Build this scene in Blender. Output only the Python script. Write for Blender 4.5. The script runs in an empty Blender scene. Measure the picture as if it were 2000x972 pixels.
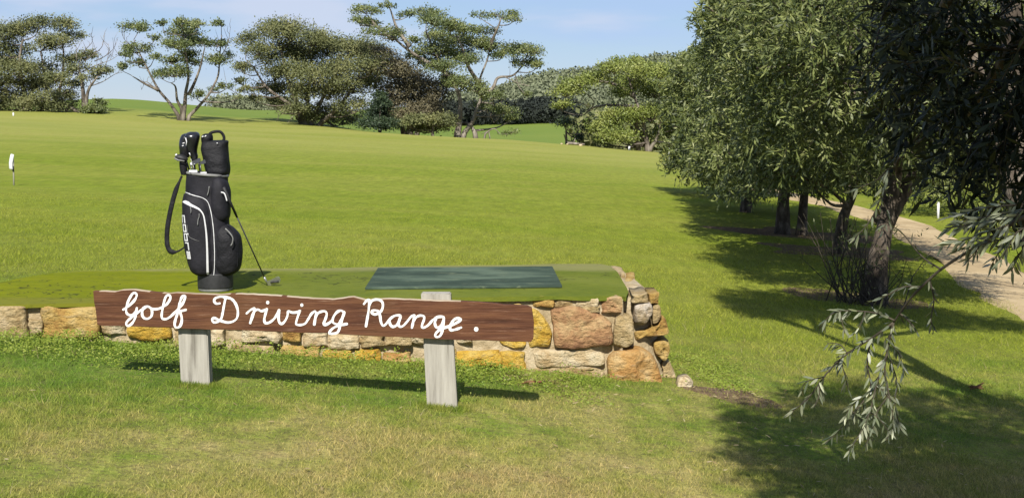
import bpy, bmesh, math, random
import numpy as np
from mathutils import Vector, Matrix

# ------------------------------------------------------------------ camera, sky, sun, exposure
SC = bpy.context.scene
COL = SC.collection
random.seed(7)
RNG = np.random.default_rng(7)
F = 2700.0                      # focal length in photograph pixels (2000 wide)
EYE = 2.0
PITCH = math.atan(256.0 / F)
cam_d = bpy.data.cameras.new('camera')
cam = bpy.data.objects.new('camera', cam_d)
COL.objects.link(cam)
cam_d.sensor_width = 36.0
cam_d.lens = F / 2000.0 * 36.0
cam_d.clip_start = 0.05
cam_d.clip_end = 4000.0
cam.location = (0, 0, EYE)
cam.rotation_euler = (math.pi / 2 - PITCH, 0, 0)
SC.camera = cam

SUN_DIR = Vector((0.08, 1.1, -1.0)).normalized()      # the way the light travels
SUN_EL = math.asin(-SUN_DIR.z)
sun_d = bpy.data.lights.new('sun', 'SUN')
sun_d.energy = 5.0
sun_d.angle = math.radians(0.5)
sun_d.color = (1.0, 0.95, 0.86)
sun = bpy.data.objects.new('sun', sun_d)
COL.objects.link(sun)
sun.location = (-4, -30, 30)
sun.rotation_euler = SUN_DIR.to_track_quat('-Z', 'Y').to_euler()

world = bpy.data.worlds.new('World')
SC.world = world
world.use_nodes = True
wn, wl = world.node_tree.nodes, world.node_tree.links
wn.clear()
w_out = wn.new('ShaderNodeOutputWorld')
w_bg = wn.new('ShaderNodeBackground')
w_sky = wn.new('ShaderNodeTexSky')
w_sky.sky_type = 'NISHITA'
w_sky.sun_disc = False
w_sky.sun_elevation = SUN_EL
w_sky.sun_rotation = math.radians(186)
w_sky.air_density = 1.0
w_sky.dust_density = 0.0
w_sky.ozone_density = 6.0
w_tc = wn.new('ShaderNodeTexCoord')
w_map = wn.new('ShaderNodeMapping')
w_map.inputs['Scale'].default_value = (1.6, 1.6, 9.0)
w_noise = wn.new('ShaderNodeTexNoise')
w_noise.inputs['Scale'].default_value = 2.6
w_noise.inputs['Detail'].default_value = 5.0
w_noise.inputs['Roughness'].default_value = 0.55
w_ramp = wn.new('ShaderNodeMapRange')
w_ramp.inputs['From Min'].default_value = 0.47
w_ramp.inputs['From Max'].default_value = 0.72
w_ramp.inputs['To Min'].default_value = 0.48
w_ramp.inputs['To Max'].default_value = 0.82
w_mix = wn.new('ShaderNodeMix')
w_mix.data_type = 'RGBA'
w_mix.inputs[7].default_value = (5.3, 7.0, 10.9, 1)
wl.new(w_tc.outputs['Generated'], w_map.inputs['Vector'])
wl.new(w_map.outputs['Vector'], w_noise.inputs['Vector'])
wl.new(w_noise.outputs['Fac'], w_ramp.inputs['Value'])
wl.new(w_ramp.outputs['Result'], w_mix.inputs[0])
wl.new(w_sky.outputs['Color'], w_mix.inputs[6])
w_n2 = wn.new('ShaderNodeTexNoise')
w_n2.inputs['Scale'].default_value = 3.4
w_n2.inputs['Detail'].default_value = 6.0
w_n2.inputs['Roughness'].default_value = 0.5
wl.new(w_map.outputs['Vector'], w_n2.inputs['Vector'])
w_r2 = wn.new('ShaderNodeMapRange')
w_r2.interpolation_type = 'SMOOTHSTEP'
w_r2.inputs['From Min'].default_value = 0.46
w_r2.inputs['From Max'].default_value = 0.68
w_r2.inputs['To Max'].default_value = 0.75
wl.new(w_n2.outputs['Fac'], w_r2.inputs['Value'])
w_m2 = wn.new('ShaderNodeMix')
w_m2.data_type = 'RGBA'
w_m2.inputs[7].default_value = (7.6, 8.3, 10.2, 1)
wl.new(w_r2.outputs['Result'], w_m2.inputs[0])
wl.new(w_mix.outputs[2], w_m2.inputs[6])
wl.new(w_m2.outputs[2], w_bg.inputs['Color'])
w_bg.inputs['Strength'].default_value = 0.05
wl.new(w_bg.outputs['Background'], w_out.inputs['Surface'])

SC.view_settings.view_transform = 'Standard'
SC.view_settings.look = 'None'
SC.view_settings.gamma = 1.0
SC.view_settings.exposure = 0.78
SC.view_settings.use_curve_mapping = False

# ------------------------------------------------------------------ geometry helpers
CP, SP = math.cos(PITCH), math.sin(PITCH)


def ray(px, py):
    dx, dy = px - 1000.0, 486.0 - py
    return np.array([dx, CP * F + SP * dy, -SP * F + CP * dy])


def P(px, py, d):
    """the place seen at a photograph point, d metres ahead"""
    v = ray(px, py)
    v = v * (d / v[1])
    return np.array([v[0], v[1], EYE + v[2]])


def GP(px, py, z):
    """the place seen at a photograph point, at height z"""
    v = ray(px, py)
    v = v * ((z - EYE) / v[2])
    return np.array([v[0], v[1], EYE + v[2]])


ROOT = {}


def tag(o, label=None, cat=None, group=None, kind=None):
    if label: o['label'] = label
    if cat: o['category'] = cat
    if group: o['group'] = group
    if kind: o['kind'] = kind
    return o


def empty(name, loc, label=None, cat=None, group=None):
    o = bpy.data.objects.new(name, None)
    COL.objects.link(o)
    o.location = Vector([float(a) for a in loc])
    o.empty_display_size = 0.2
    ROOT[o.name] = np.array(loc, dtype=float)
    return tag(o, label, cat, group)


def obj(name, verts, faces, mat, parent=None, smooth=True):
    """one mesh object from world coordinates; faces: list, or int array (n,k)"""
    verts = np.asarray(verts, dtype=np.float64)
    base = ROOT[parent.name] if parent is not None else np.zeros(3)
    verts = verts - base
    me = bpy.data.meshes.new(name)
    if isinstance(faces, np.ndarray):
        n, k = faces.shape
        me.vertices.add(len(verts))
        me.vertices.foreach_set('co', verts.astype(np.float32).ravel())
        me.loops.add(n * k)
        me.loops.foreach_set('vertex_index', faces.astype(np.int32).ravel())
        me.polygons.add(n)
        me.polygons.foreach_set('loop_start', np.arange(0, n * k, k, dtype=np.int32))
        me.update(calc_edges=True)
    else:
        me.from_pydata([tuple(v) for v in verts], [], [tuple(int(i) for i in f) for f in faces])
        me.update()
    if smooth and len(me.polygons):
        me.polygons.foreach_set('use_smooth', np.ones(len(me.polygons), dtype=bool))
    if mat is not None:
        me.materials.append(mat)
    o = bpy.data.objects.new(name, me)
    COL.objects.link(o)
    if parent is not None:
        o.parent = parent
    ROOT[o.name] = base
    return o


class MB:
    """collects shapes for one mesh"""
    def __init__(self):
        self.v, self.f = [], []
        self.n = 0

    def add(self, v, f):
        self.v.append(np.asarray(v, dtype=float))
        self.f += [[int(i) + self.n for i in q] for q in f]
        self.n += len(v)

    def tube(self, pts, radii, sides=6, cap=True, flat=None):
        pts = np.asarray(pts, dtype=float)
        n = len(pts)
        radii = np.broadcast_to(np.asarray(radii, dtype=float), (n,)) if np.ndim(radii) else np.full(n, float(radii))
        tg = np.gradient(pts, axis=0)
        tg /= np.maximum(np.linalg.norm(tg, axis=1, keepdims=True), 1e-9)
        ref = np.array([0.0, 1.0, 0.0]) if abs(tg[0][1]) < 0.8 else np.array([1.0, 0.0, 0.0])
        vs = []
        for i in range(n):
            a = np.cross(tg[i], ref); a /= max(np.linalg.norm(a), 1e-9)
            b = np.cross(a, tg[i])
            ref = b
            for k in range(sides):
                t = 2 * math.pi * k / sides
                fa, fb = (1, 1) if flat is None else flat
                vs.append(pts[i] + radii[i] * (fa * math.cos(t) * a + fb * math.sin(t) * b))
        fs = []
        for i in range(n - 1):
            for k in range(sides):
                k2 = (k + 1) % sides
                fs.append([i * sides + k, i * sides + k2, (i + 1) * sides + k2, (i + 1) * sides + k])
        if cap:
            fs.append(list(range(sides))[::-1])
            fs.append([(n - 1) * sides + k for k in range(sides)])
        self.add(vs, fs)

    def box(self, lo, hi):
        (x0, y0, z0), (x1, y1, z1) = lo, hi
        v = [(x0, y0, z0), (x1, y0, z0), (x1, y1, z0), (x0, y1, z0), (x0, y0, z1), (x1, y0, z1), (x1, y1, z1), (x0, y1, z1)]
        self.add(v, [(0, 3, 2, 1), (4, 5, 6, 7), (0, 1, 5, 4), (1, 2, 6, 5), (2, 3, 7, 6), (3, 0, 4, 7)])

    def build(self, name, mat, parent=None, smooth=True):
        return obj(name, np.concatenate(self.v), self.f, mat, parent, smooth)


def spline(pts, n=8, closed=False):
    pts = np.asarray(pts, dtype=float)
    m = len(pts)
    out = []
    rng = range(m if closed else m - 1)
    for i in rng:
        if closed:
            p0, p1, p2, p3 = pts[i - 1], pts[i], pts[(i + 1) % m], pts[(i + 2) % m]
        else:
            p1, p2 = pts[i], pts[i + 1]
            p0 = pts[i - 1] if i > 0 else 2 * p1 - p2
            p3 = pts[i + 2] if i + 2 < m else 2 * p2 - p1
        for k in range(n):
            t = k / n
            out.append(0.5 * ((2 * p1) + (p2 - p0) * t + (2 * p0 - 5 * p1 + 4 * p2 - p3) * t * t + (3 * p1 - p0 - 3 * p2 + p3) * t ** 3))
    if not closed:
        out.append(pts[-1])
    return np.array(out)


def unit(a):
    return a / np.maximum(np.linalg.norm(a, axis=-1, keepdims=True), 1e-9)


def vnoise(p, seed=0):
    """cheap smooth value noise, vectorised, about -1..1"""
    p = np.asarray(p, dtype=float)
    i = np.floor(p).astype(np.int64)
    f = p - i
    f = f * f * (3 - 2 * f)
    def h(ix, iy, iz):
        k = (ix * 374761393 + iy * 668265263 + iz * 2147483647 + seed * 1274126177) & 0xffffffff
        k = ((k ^ (k >> 13)) * 1274126177) & 0xffffffff
        return ((k ^ (k >> 16)) & 0xffff) / 32767.5 - 1
    r = 0
    for a in (0, 1):
        for b in (0, 1):
            for c in (0, 1):
                w = (f[..., 0] if a else 1 - f[..., 0]) * (f[..., 1] if b else 1 - f[..., 1]) * (f[..., 2] if c else 1 - f[..., 2])
                r = r + w * h(i[..., 0] + a, i[..., 1] + b, i[..., 2] + c)
    return r


def leaves(pos, axis, nrm, length, width, shape=4):
    """leaf-sized faces: arrays of vertices and faces, every leaf an island"""
    n = len(pos)
    axis = unit(axis)
    side = unit(np.cross(axis, nrm))
    L = np.broadcast_to(np.asarray(length, dtype=float).reshape(-1, 1), (n, 1))
    W = np.broadcast_to(np.asarray(width, dtype=float).reshape(-1, 1), (n, 1))
    if shape == 4:
        v = np.stack([pos, pos + axis * L * 0.5 + side * W * 0.5, pos + axis * L, pos + axis * L * 0.5 - side * W * 0.5], 1)
    else:
        up = np.cross(side, axis)
        v = np.stack([pos, pos + axis * L * .3 + side * W * .46, pos + axis * L * .7 + side * W * .4, pos + axis * L - up * L * .06,
                      pos + axis * L * .7 - side * W * .4, pos + axis * L * .3 - side * W * .46], 1)
    k = v.shape[1]
    return v.reshape(-1, 3), np.arange(n * k).reshape(n, k)


# ------------------------------------------------------------------ materials
def mat_new(name):
    m = bpy.data.materials.new(name)
    m.use_nodes = True
    nt = m.node_tree
    nt.nodes.clear()
    out = nt.nodes.new('ShaderNodeOutputMaterial')
    return m, nt, out


ALB = 0.75          # overall reflectance of the materials below


def ramp(nt, fac, stops, interp='LINEAR', alb=None):
    k_ = ALB if alb is None else alb
    r = nt.nodes.new('ShaderNodeValToRGB')
    r.color_ramp.interpolation = interp
    els = r.color_ramp.elements
    while len(els) < len(stops):
        els.new(0.5)
    for e, (p, c) in zip(els, stops):
        e.position = p
        e.color = (c[0] * k_, c[1] * k_, c[2] * k_, 1)
    nt.links.new(fac, r.inputs['Fac'])
    return r.outputs['Color']


def noise(nt, scale, detail=4, rough=0.55, vec=None, stretch=None, coord='Object', dist=0.0):
    if vec is None:
        tc = nt.nodes.new('ShaderNodeTexCoord')
        vec = tc.outputs[coord]
    if stretch:
        mp = nt.nodes.new('ShaderNodeMapping')
        mp.inputs['Scale'].default_value = stretch
        nt.links.new(vec, mp.inputs['Vector'])
        vec = mp.outputs['Vector']
    t = nt.nodes.new('ShaderNodeTexNoise')
    t.inputs['Scale'].default_value = scale
    t.inputs['Detail'].default_value = detail
    t.inputs['Roughness'].default_value = rough
    t.inputs['Distortion'].default_value = dist
    nt.links.new(vec, t.inputs['Vector'])
    return t.outputs['Fac']


def math_n(nt, op, a, b=None, c=None, clamp=False):
    m = nt.nodes.new('ShaderNodeMath')
    m.operation = op
    m.use_clamp = clamp
    for i, x in enumerate((a, b, c)):
        if x is None: continue
        if isinstance(x, (int, float)): m.inputs[i].default_value = x
        else: nt.links.new(x, m.inputs[i])
    return m.outputs[0]


def mixc(nt, fac, a, b, mode='MIX'):
    m = nt.nodes.new('ShaderNodeMix')
    m.data_type = 'RGBA'
    m.blend_type = mode
    for i, x in ((0, fac), (6, a), (7, b)):
        if isinstance(x, (int, float)): m.inputs[i].default_value = x
        elif isinstance(x, tuple): m.inputs[i].default_value = (x[0] * ALB, x[1] * ALB, x[2] * ALB, 1)
        else: nt.links.new(x, m.inputs[i])
    return m.outputs[2]


def maprange(nt, v, a, b, c=0.0, d=1.0, smooth=True):
    m = nt.nodes.new('ShaderNodeMapRange')
    m.interpolation_type = 'SMOOTHSTEP' if smooth else 'LINEAR'
    nt.links.new(v, m.inputs['Value'])
    for k, x in (('From Min', a), ('From Max', b), ('To Min', c), ('To Max', d)):
        m.inputs[k].default_value = x
    return m.outputs['Result']


def principled(nt, out, color, rough=0.8, spec=0.3, bump=None, bump_str=0.3, bump_dist=0.02, metal=0.0):
    p = nt.nodes.new('ShaderNodeBsdfPrincipled')
    if isinstance(color, tuple): p.inputs['Base Color'].default_value = (color[0], color[1], color[2], 1)
    else: nt.links.new(color, p.inputs['Base Color'])
    if isinstance(rough, (int, float)): p.inputs['Roughness'].default_value = rough
    else: nt.links.new(rough, p.inputs['Roughness'])
    p.inputs['Specular IOR Level'].default_value = spec
    p.inputs['Metallic'].default_value = metal
    if bump is not None:
        b = nt.nodes.new('ShaderNodeBump')
        b.inputs['Strength'].default_value = bump_str
        b.inputs['Distance'].default_value = bump_dist
        nt.links.new(bump, b.inputs['Height'])
        nt.links.new(b.outputs['Normal'], p.inputs['Normal'])
    if out is not None:
        nt.links.new(p.outputs['BSDF'], out.inputs['Surface'])
    return p


def grass_color(nt):
    """the lawn's own colour, shared by the ground and its blades (world position)"""
    g = nt.nodes.new('ShaderNodeNewGeometry')
    pos = g.outputs['Position']
    sx = nt.nodes.new('ShaderNodeSeparateXYZ')
    nt.links.new(pos, sx.inputs[0])
    n1 = noise(nt, 0.09, 4, 0.6, vec=pos)
    n2 = noise(nt, 0.9, 4, 0.6, vec=pos)
    n3 = noise(nt, 5.0, 3, 0.6, vec=pos)
    n4 = noise(nt, 0.05, 4, 0.65, vec=pos, stretch=(0.35, 1.6, 1))
    f1 = math_n(nt, 'ADD', math_n(nt, 'MULTIPLY', n1, 0.30), math_n(nt, 'MULTIPLY', n2, 0.20))
    f1 = math_n(nt, 'ADD', f1, math_n(nt, 'MULTIPLY', n4, 0.5))
    lush = ramp(nt, f1, [(0.30, (0.120, 0.180, 0.012)), (0.44, (0.185, 0.235, 0.018)), (0.56, (0.235, 0.262, 0.034)), (0.68, (0.330, 0.300, 0.085))])
    # the worn lawn in front of the platform
    fx = maprange(nt, sx.outputs['X'], -3.5, 0.5, -0.10, 0.05)
    f2 = math_n(nt, 'ADD', math_n(nt, 'ADD', math_n(nt, 'MULTIPLY', n2, 0.62), math_n(nt, 'MULTIPLY', n3, 0.38)), fx)
    fy = maprange(nt, sx.outputs['Y'], 6.2, 9.2, 0.07, -0.06)
    f2 = math_n(nt, 'ADD', f2, fy)
    worn = ramp(nt, f2, [(0.36, (0.125, 0.205, 0.022)), (0.45, (0.190, 0.240, 0.036)), (0.54, (0.280, 0.280, 0.070)), (0.64, (0.350, 0.305, 0.110)), (0.78, (0.34, 0.255, 0.115))])
    k = maprange(nt, math_n(nt, 'ADD', sx.outputs['Y'], math_n(nt, 'MULTIPLY', n2, 4.0)), 11.5, 16.0)
    return mixc(nt, k, worn, lush)


def make_ground_mat():
    m, nt, out = mat_new('lawn ground')
    c = grass_color(nt)
    g = nt.nodes.new('ShaderNodeNewGeometry')
    sx = nt.nodes.new('ShaderNodeSeparateXYZ')
    nt.links.new(g.outputs['Position'], sx.inputs[0])
    soil = noise(nt, 30.0, 4, 0.7, vec=g.outputs['Position'])
    near = maprange(nt, sx.outputs['Y'], 10, 26, 1.0, 0.0)
    kk = math_n(nt, 'MULTIPLY', maprange(nt, soil, 0.45, 0.65), math_n(nt, 'MULTIPLY', near, 0.75))
    c = mixc(nt, kk, c, (0.125, 0.105, 0.05))
    fine = noise(nt, 3.0, 8, 0.78, vec=g.outputs['Position'], stretch=(1.0, 0.45, 1))
    hs = nt.nodes.new('ShaderNodeHueSaturation')
    nt.links.new(c, hs.inputs['Color'])
    grain = noise(nt, 2.2, 6, 0.85, vec=g.outputs['Position'], stretch=(2.6, 0.35, 1))
    vv = math_n(nt, 'MULTIPLY', maprange(nt, fine, 0.3, 0.7, 0.76, 1.14, False), maprange(nt, grain, 0.3, 0.7, 0.72, 1.22, False))
    nt.links.new(vv, hs.inputs['Value'])
    # the fields beyond the crest turn a deeper green
    dry = math_n(nt, 'MULTIPLY', maprange(nt, sx.outputs['Y'], 45, 105, 0, 0.62), maprange(nt, noise(nt, 0.12, 4, 0.6, vec=g.outputs['Position'], stretch=(0.4, 1.5, 1)), 0.25, 0.65, 0.55, 1.0))
    c = mixc(nt, dry, hs.outputs['Color'], (0.335, 0.325, 0.095))
    far = maprange(nt, sx.outputs['Y'], 126, 150)
    c = mixc(nt, far, c, mixc(nt, noise(nt, 0.03, 4, 0.6, vec=g.outputs['Position']), (0.115, 0.185, 0.028), (0.19, 0.235, 0.045)))
    principled(nt, out, c, 0.95, 0.1, bump=noise(nt, 14.0, 5, 0.7, vec=g.outputs['Position']), bump_str=0.6, bump_dist=0.05)
    return m


def make_blade_mat():
    m, nt, out = mat_new('grass blades')
    c = grass_color(nt)
    g = nt.nodes.new('ShaderNodeNewGeometry')
    r = g.outputs['Random Per Island']
    c2 = ramp(nt, r, [(0.0, (0.50, 0.56, 0.42)), (0.45, (1.15, 1.18, 0.95)), (0.8, (1.65, 1.55, 1.4)), (1.0, (2.4, 2.1, 2.4))], alb=1.0)
    c = mixc(nt, 1.0, c, c2, 'MULTIPLY')
    p = principled(nt, None, c, 0.6, 0.25)
    t = nt.nodes.new('ShaderNodeBsdfTranslucent')
    nt.links.new(c, t.inputs['Color'])
    mx = nt.nodes.new('ShaderNodeMixShader')
    mx.inputs[0].default_value = 0.4
    nt.links.new(p.outputs[0], mx.inputs[1])
    nt.links.new(t.outputs[0], mx.inputs[2])
    nt.links.new(mx.outputs[0], out.inputs['Surface'])
    return m


def leaf_mat(name, stops, rough=0.5, spec=0.4, trans=0.25, patch=0.35, patch_scale=0.6):
    m, nt, out = mat_new(name)
    g = nt.nodes.new('ShaderNodeNewGeometry')
    r = g.outputs['Random Per Island']
    nz = noise(nt, patch_scale, 3, 0.6, vec=g.outputs['Position'])
    f = math_n(nt, 'ADD', math_n(nt, 'MULTIPLY', r, 1 - patch), math_n(nt, 'MULTIPLY', maprange(nt, nz, 0.3, 0.7, 0, 1, False), patch))
    c = ramp(nt, f, stops)
    p = principled(nt, None, c, rough, spec)
    if trans > 0:
        t = nt.nodes.new('ShaderNodeBsdfTranslucent')
        nt.links.new(c, t.inputs['Color'])
        mx = nt.nodes.new('ShaderNodeMixShader')
        mx.inputs[0].default_value = trans
        nt.links.new(p.outputs[0], mx.inputs[1])
        nt.links.new(t.outputs[0], mx.inputs[2])
        nt.links.new(mx.outputs[0], out.inputs['Surface'])
    else:
        nt.links.new(p.outputs[0], out.inputs['Surface'])
    return m


def noise_mat(name, stops, scale=5, stretch=None, rough=0.85, spec=0.25, bump_str=0.4, bump_dist=0.01, detail=5, bscale=None, metal=0.0, nrough=0.6, dist=0.0):
    m, nt, out = mat_new(name)
    n = noise(nt, scale, detail, nrough, stretch=stretch, dist=dist)
    c = ramp(nt, n, stops)
    b = noise(nt, bscale, detail, 0.65, stretch=stretch) if bscale else n
    principled(nt, out, c, rough, spec, bump=b, bump_str=bump_str, bump_dist=bump_dist, metal=metal)
    return m


def stone_mat(name, base, dark, light, scale=9.0):
    m, nt, out = mat_new(name)
    oi = nt.nodes.new('ShaderNodeObjectInfo')
    tc = nt.nodes.new('ShaderNodeTexCoord')
    ad = nt.nodes.new('ShaderNodeVectorMath')
    ad.operation = 'ADD'
    nt.links.new(tc.outputs['Object'], ad.inputs[0])
    cx = nt.nodes.new('ShaderNodeCombineXYZ')
    nt.links.new(math_n(nt, 'MULTIPLY', oi.outputs['Random'], 31.0), cx.inputs[0])
    nt.links.new(cx.outputs[0], ad.inputs[1])
    v = ad.outputs[0]
    n1 = noise(nt, scale, 5, 0.6, vec=v)
    n2 = noise(nt, scale * 5, 5, 0.7, vec=v)
    n3 = noise(nt, scale * 1.7, 4, 0.6, vec=v, stretch=(0.5, 1, 1.6), dist=0.6)
    c = ramp(nt, n1, [(0.32, dark), (0.48, base), (0.66, light)])
    c = mixc(nt, maprange(nt, n2, 0.48, 0.75, 0, 0.55), c, (dark[0] * .55, dark[1] * .5, dark[2] * .5))
    c = mixc(nt, maprange(nt, n3, 0.56, 0.72, 0, 0.55), c, (0.42, 0.33, 0.19))
    bh = math_n(nt, 'ADD', n2, math_n(nt, 'MULTIPLY', n3, 1.2))
    principled(nt, out, c, 0.9, 0.2, bump=bh, bump_str=1.0, bump_dist=0.03)
    return m


M = {}
M['ground'] = make_ground_mat()
M['blade'] = make_blade_mat()
M['clover'] = leaf_mat('clover leaves', [(0, (0.125, 0.200, 0.018)), (0.5, (0.230, 0.300, 0.030)), (1, (0.36, 0.39, 0.075))] or [(0, (0.102, 0.189, 0.02)), (0.5, (0.196, 0.297, 0.035)), (1, (0.341, 0.406, 0.08))], 0.55, 0.3, 0.3, 0.5, 3.0)
M['straw'] = leaf_mat('dry straw', [(0, (0.34, 0.24, 0.11)), (0.5, (0.48, 0.38, 0.2)), (1, (0.66, 0.56, 0.36))] or [(0, (0.208, 0.13, 0.058)), (0.5, (0.416, 0.312, 0.156)), (1, (0.62, 0.572, 0.364))], 0.8, 0.2, 0.5, 0.2)
M['gum'] = leaf_mat('gum foliage', [(0, (0.045, 0.066, 0.022)), (0.5, (0.135, 0.168, 0.052)), (1, (0.28, 0.29, 0.098))] or [(0, (0.052, 0.081, 0.028)), (0.5, (0.13, 0.165, 0.052)), (1, (0.254, 0.266, 0.088))], 0.5, 0.35, 0.2, 0.72, 0.7)
M['gum_brown'] = leaf_mat('brownish gum foliage', [(0, (0.060, 0.074, 0.028)), (0.45, (0.150, 0.165, 0.062)), (0.75, (0.225, 0.228, 0.090)), (1, (0.32, 0.305, 0.13))], 0.6, 0.3, 0.2, 0.72, 0.5)
M['gum_grey'] = leaf_mat('brown bush foliage', [(0, (0.075, 0.065, 0.036)), (0.5, (0.16, 0.142, 0.078)), (1, (0.27, 0.232, 0.135))], 0.6, 0.3, 0.2, 0.72, 0.5)
M['shrub_dark'] = leaf_mat('dark shrub foliage', [(0, (0.014, 0.028, 0.014)), (0.6, (0.034, 0.059, 0.025)), (1, (0.084, 0.112, 0.042))], 0.6, 0.3, 0.15)
M['pale'] = leaf_mat('yellow green foliage', [(0, (0.085, 0.115, 0.022)), (0.5, (0.215, 0.26, 0.052)), (1, (0.37, 0.385, 0.11))] or [(0, (0.098, 0.132, 0.024)), (0.5, (0.21, 0.252, 0.051)), (1, (0.352, 0.36, 0.099))], 0.5, 0.35, 0.25, 0.72, 0.6)
M['olive'] = leaf_mat('olive foliage', [(0, (0.018, 0.028, 0.008)), (0.4, (0.085, 0.112, 0.028)), (0.75, (0.225, 0.255, 0.075)), (1, (0.46, 0.47, 0.24))] or [(0, (0.024, 0.039, 0.015)), (0.5, (0.069, 0.096, 0.033)), (0.82, (0.143, 0.173, 0.068)), (1, (0.3, 0.323, 0.188))], 0.5, 0.35, 0.22, 0.42, 0.9)
M['olive_near_shaded'] = leaf_mat('olive leaves with painted shade', [(0, (0.010, 0.015, 0.007)), (0.55, (0.026, 0.036, 0.015)), (0.88, (0.055, 0.066, 0.032)), (1, (0.13, 0.14, 0.08))], 0.55, 0.22, 0.12, 0.1, 1.2)  # near-black tones put the crown's shade into the leaf colour
M['olive_leaf'] = leaf_mat('silver olive leaf', [(0, (0.10, 0.125, 0.075)), (0.5, (0.17, 0.19, 0.115)), (1, (0.27, 0.285, 0.19))], 0.4, 0.5, 0.15, 0.0)
m, nt, out = mat_new('silver olive leaf single')
oi = nt.nodes.new('ShaderNodeObjectInfo')
principled(nt, out, ramp(nt, oi.outputs['Random'], [(0, (0.032, 0.045, 0.018)), (0.55, (0.115, 0.14, 0.065)), (1, (0.34, 0.36, 0.22))]), 0.45, 0.4)
M['olive_single'] = m
M['forest'] = leaf_mat('hill forest foliage with painted haze', [(0, (0.135, 0.155, 0.092)), (0.5, (0.195, 0.218, 0.128)), (1, (0.265, 0.28, 0.17))], 0.8, 0.1, 0.15, 0.6, 0.03)  # distance haze mixed into the leaf tone, paler and greyer
M['forest_cloud_shade'] = leaf_mat('valley wood foliage with painted cloud shade', [(0, (0.019, 0.024, 0.022)), (0.5, (0.034, 0.041, 0.034)), (1, (0.055, 0.065, 0.048))], 0.8, 0.1, 0.1, 0.5, 0.08)  # cloud shadow painted in: foliage far darker than the hill's
M['bark'] = noise_mat('grey bark', [(0.3, (0.055, 0.045, 0.035)), (0.5, (0.16, 0.135, 0.11)), (0.7, (0.34, 0.30, 0.25))], 2.2, (1, 1, 0.35), 0.9, 0.1, 0.5, 0.03)
M['bark_pale'] = noise_mat('pale bark', [(0.3, (0.085, 0.07, 0.055)), (0.5, (0.20, 0.172, 0.14)), (0.7, (0.36, 0.32, 0.27))], 2.2, (1, 1, 0.35), 0.9, 0.1, 0.5, 0.03)
M['bark_olive'] = noise_mat('olive bark', [(0.3, (0.035, 0.028, 0.022)), (0.5, (0.10, 0.08, 0.062)), (0.64, (0.20, 0.165, 0.13)), (0.75, (0.38, 0.35, 0.30))], 7, (1, 1, 0.5), 0.95, 0.1, 0.8, 0.03, bscale=16)
M['twig'] = noise_mat('dark twig', [(0.3, (0.035, 0.028, 0.02)), (0.7, (0.10, 0.085, 0.06))], 20, None, 0.85, 0.2, 0.2, 0.005)
M['dirt'] = noise_mat('sandy track', [(0.28, (0.27, 0.195, 0.115)), (0.48, (0.45, 0.345, 0.20)), (0.7, (0.58, 0.46, 0.285))], 1.3, (1, 0.5, 1), 0.95, 0.1, 0.5, 0.03, detail=8, nrough=0.7)
M['soil'] = noise_mat('bare soil', [(0.3, (0.075, 0.048, 0.03)), (0.5, (0.15, 0.10, 0.062)), (0.7, (0.25, 0.185, 0.115))], 9, None, 0.95, 0.1, 0.7, 0.03, detail=8, nrough=0.7)
M['mortar'] = noise_mat('lime mortar', [(0.3, (0.30, 0.23, 0.125)), (0.5, (0.47, 0.375, 0.235)), (0.7, (0.58, 0.49, 0.34))], 10, None, 0.95, 0.1, 0.8, 0.03, detail=7, bscale=24)
M['post'] = noise_mat('weathered grey timber', [(0.26, (0.15, 0.135, 0.11)), (0.42, (0.33, 0.31, 0.265)), (0.72, (0.48, 0.455, 0.395))], 5, (6, 6, 0.45), 0.9, 0.15, 0.5, 0.006, detail=7, nrough=0.65)
M['gloss_black'] = noise_mat('black vinyl', [(0.3, (0.006, 0.006, 0.008)), (0.7, (0.016, 0.016, 0.02))], 18, None, 0.28, 0.6, 0.15, 0.01)
M['fabric'] = noise_mat('black nylon fabric', [(0.3, (0.008, 0.008, 0.011)), (0.7, (0.020, 0.019, 0.025))], 14, None, 0.7, 0.22, 0.6, 0.014, bscale=9)
M['fabric_dark'] = noise_mat('darker black fabric', [(0.3, (0.005, 0.005, 0.007)), (0.7, (0.013, 0.013, 0.016))], 12, None, 0.65, 0.22, 0.9, 0.02, bscale=10)
M['rubber'] = noise_mat('black rubber', [(0.3, (0.012, 0.012, 0.013)), (0.7, (0.028, 0.028, 0.030))], 25, None, 0.6, 0.4, 0.1, 0.005)
M['grey_plastic'] = noise_mat('grey plastic', [(0.3, (0.16, 0.16, 0.155)), (0.7, (0.24, 0.24, 0.23))], 20, None, 0.5, 0.4, 0.1, 0.005)
M['white'] = noise_mat('white trim', [(0.3, (0.62, 0.62, 0.64)), (0.7, (0.76, 0.76, 0.76))], 20, None, 0.5, 0.4, 0.05, 0.002)
M['paint'] = noise_mat('white brush paint', [(0.30, (0.55, 0.52, 0.46)), (0.42, (0.86, 0.84, 0.80)), (0.7, (0.98, 0.97, 0.93))], 30, None, 0.6, 0.35, 0.4, 0.004)
M['steel'] = noise_mat('polished steel', [(0.3, (0.55, 0.55, 0.55)), (0.7, (0.72, 0.72, 0.71))], 20, None, 0.4, 0.5, 0.05, 0.002, metal=0.85)
M['dark_steel'] = noise_mat('dark steel shaft', [(0.3, (0.05, 0.05, 0.055)), (0.7, (0.10, 0.10, 0.10))], 20, None, 0.3, 0.5, 0.05, 0.002, metal=0.6)
M['litter'] = noise_mat('dead leaf brown', [(0.3, (0.14, 0.06, 0.03)), (0.7, (0.30, 0.16, 0.08))], 9, None, 0.8, 0.2, 0.3, 0.01)

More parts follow.
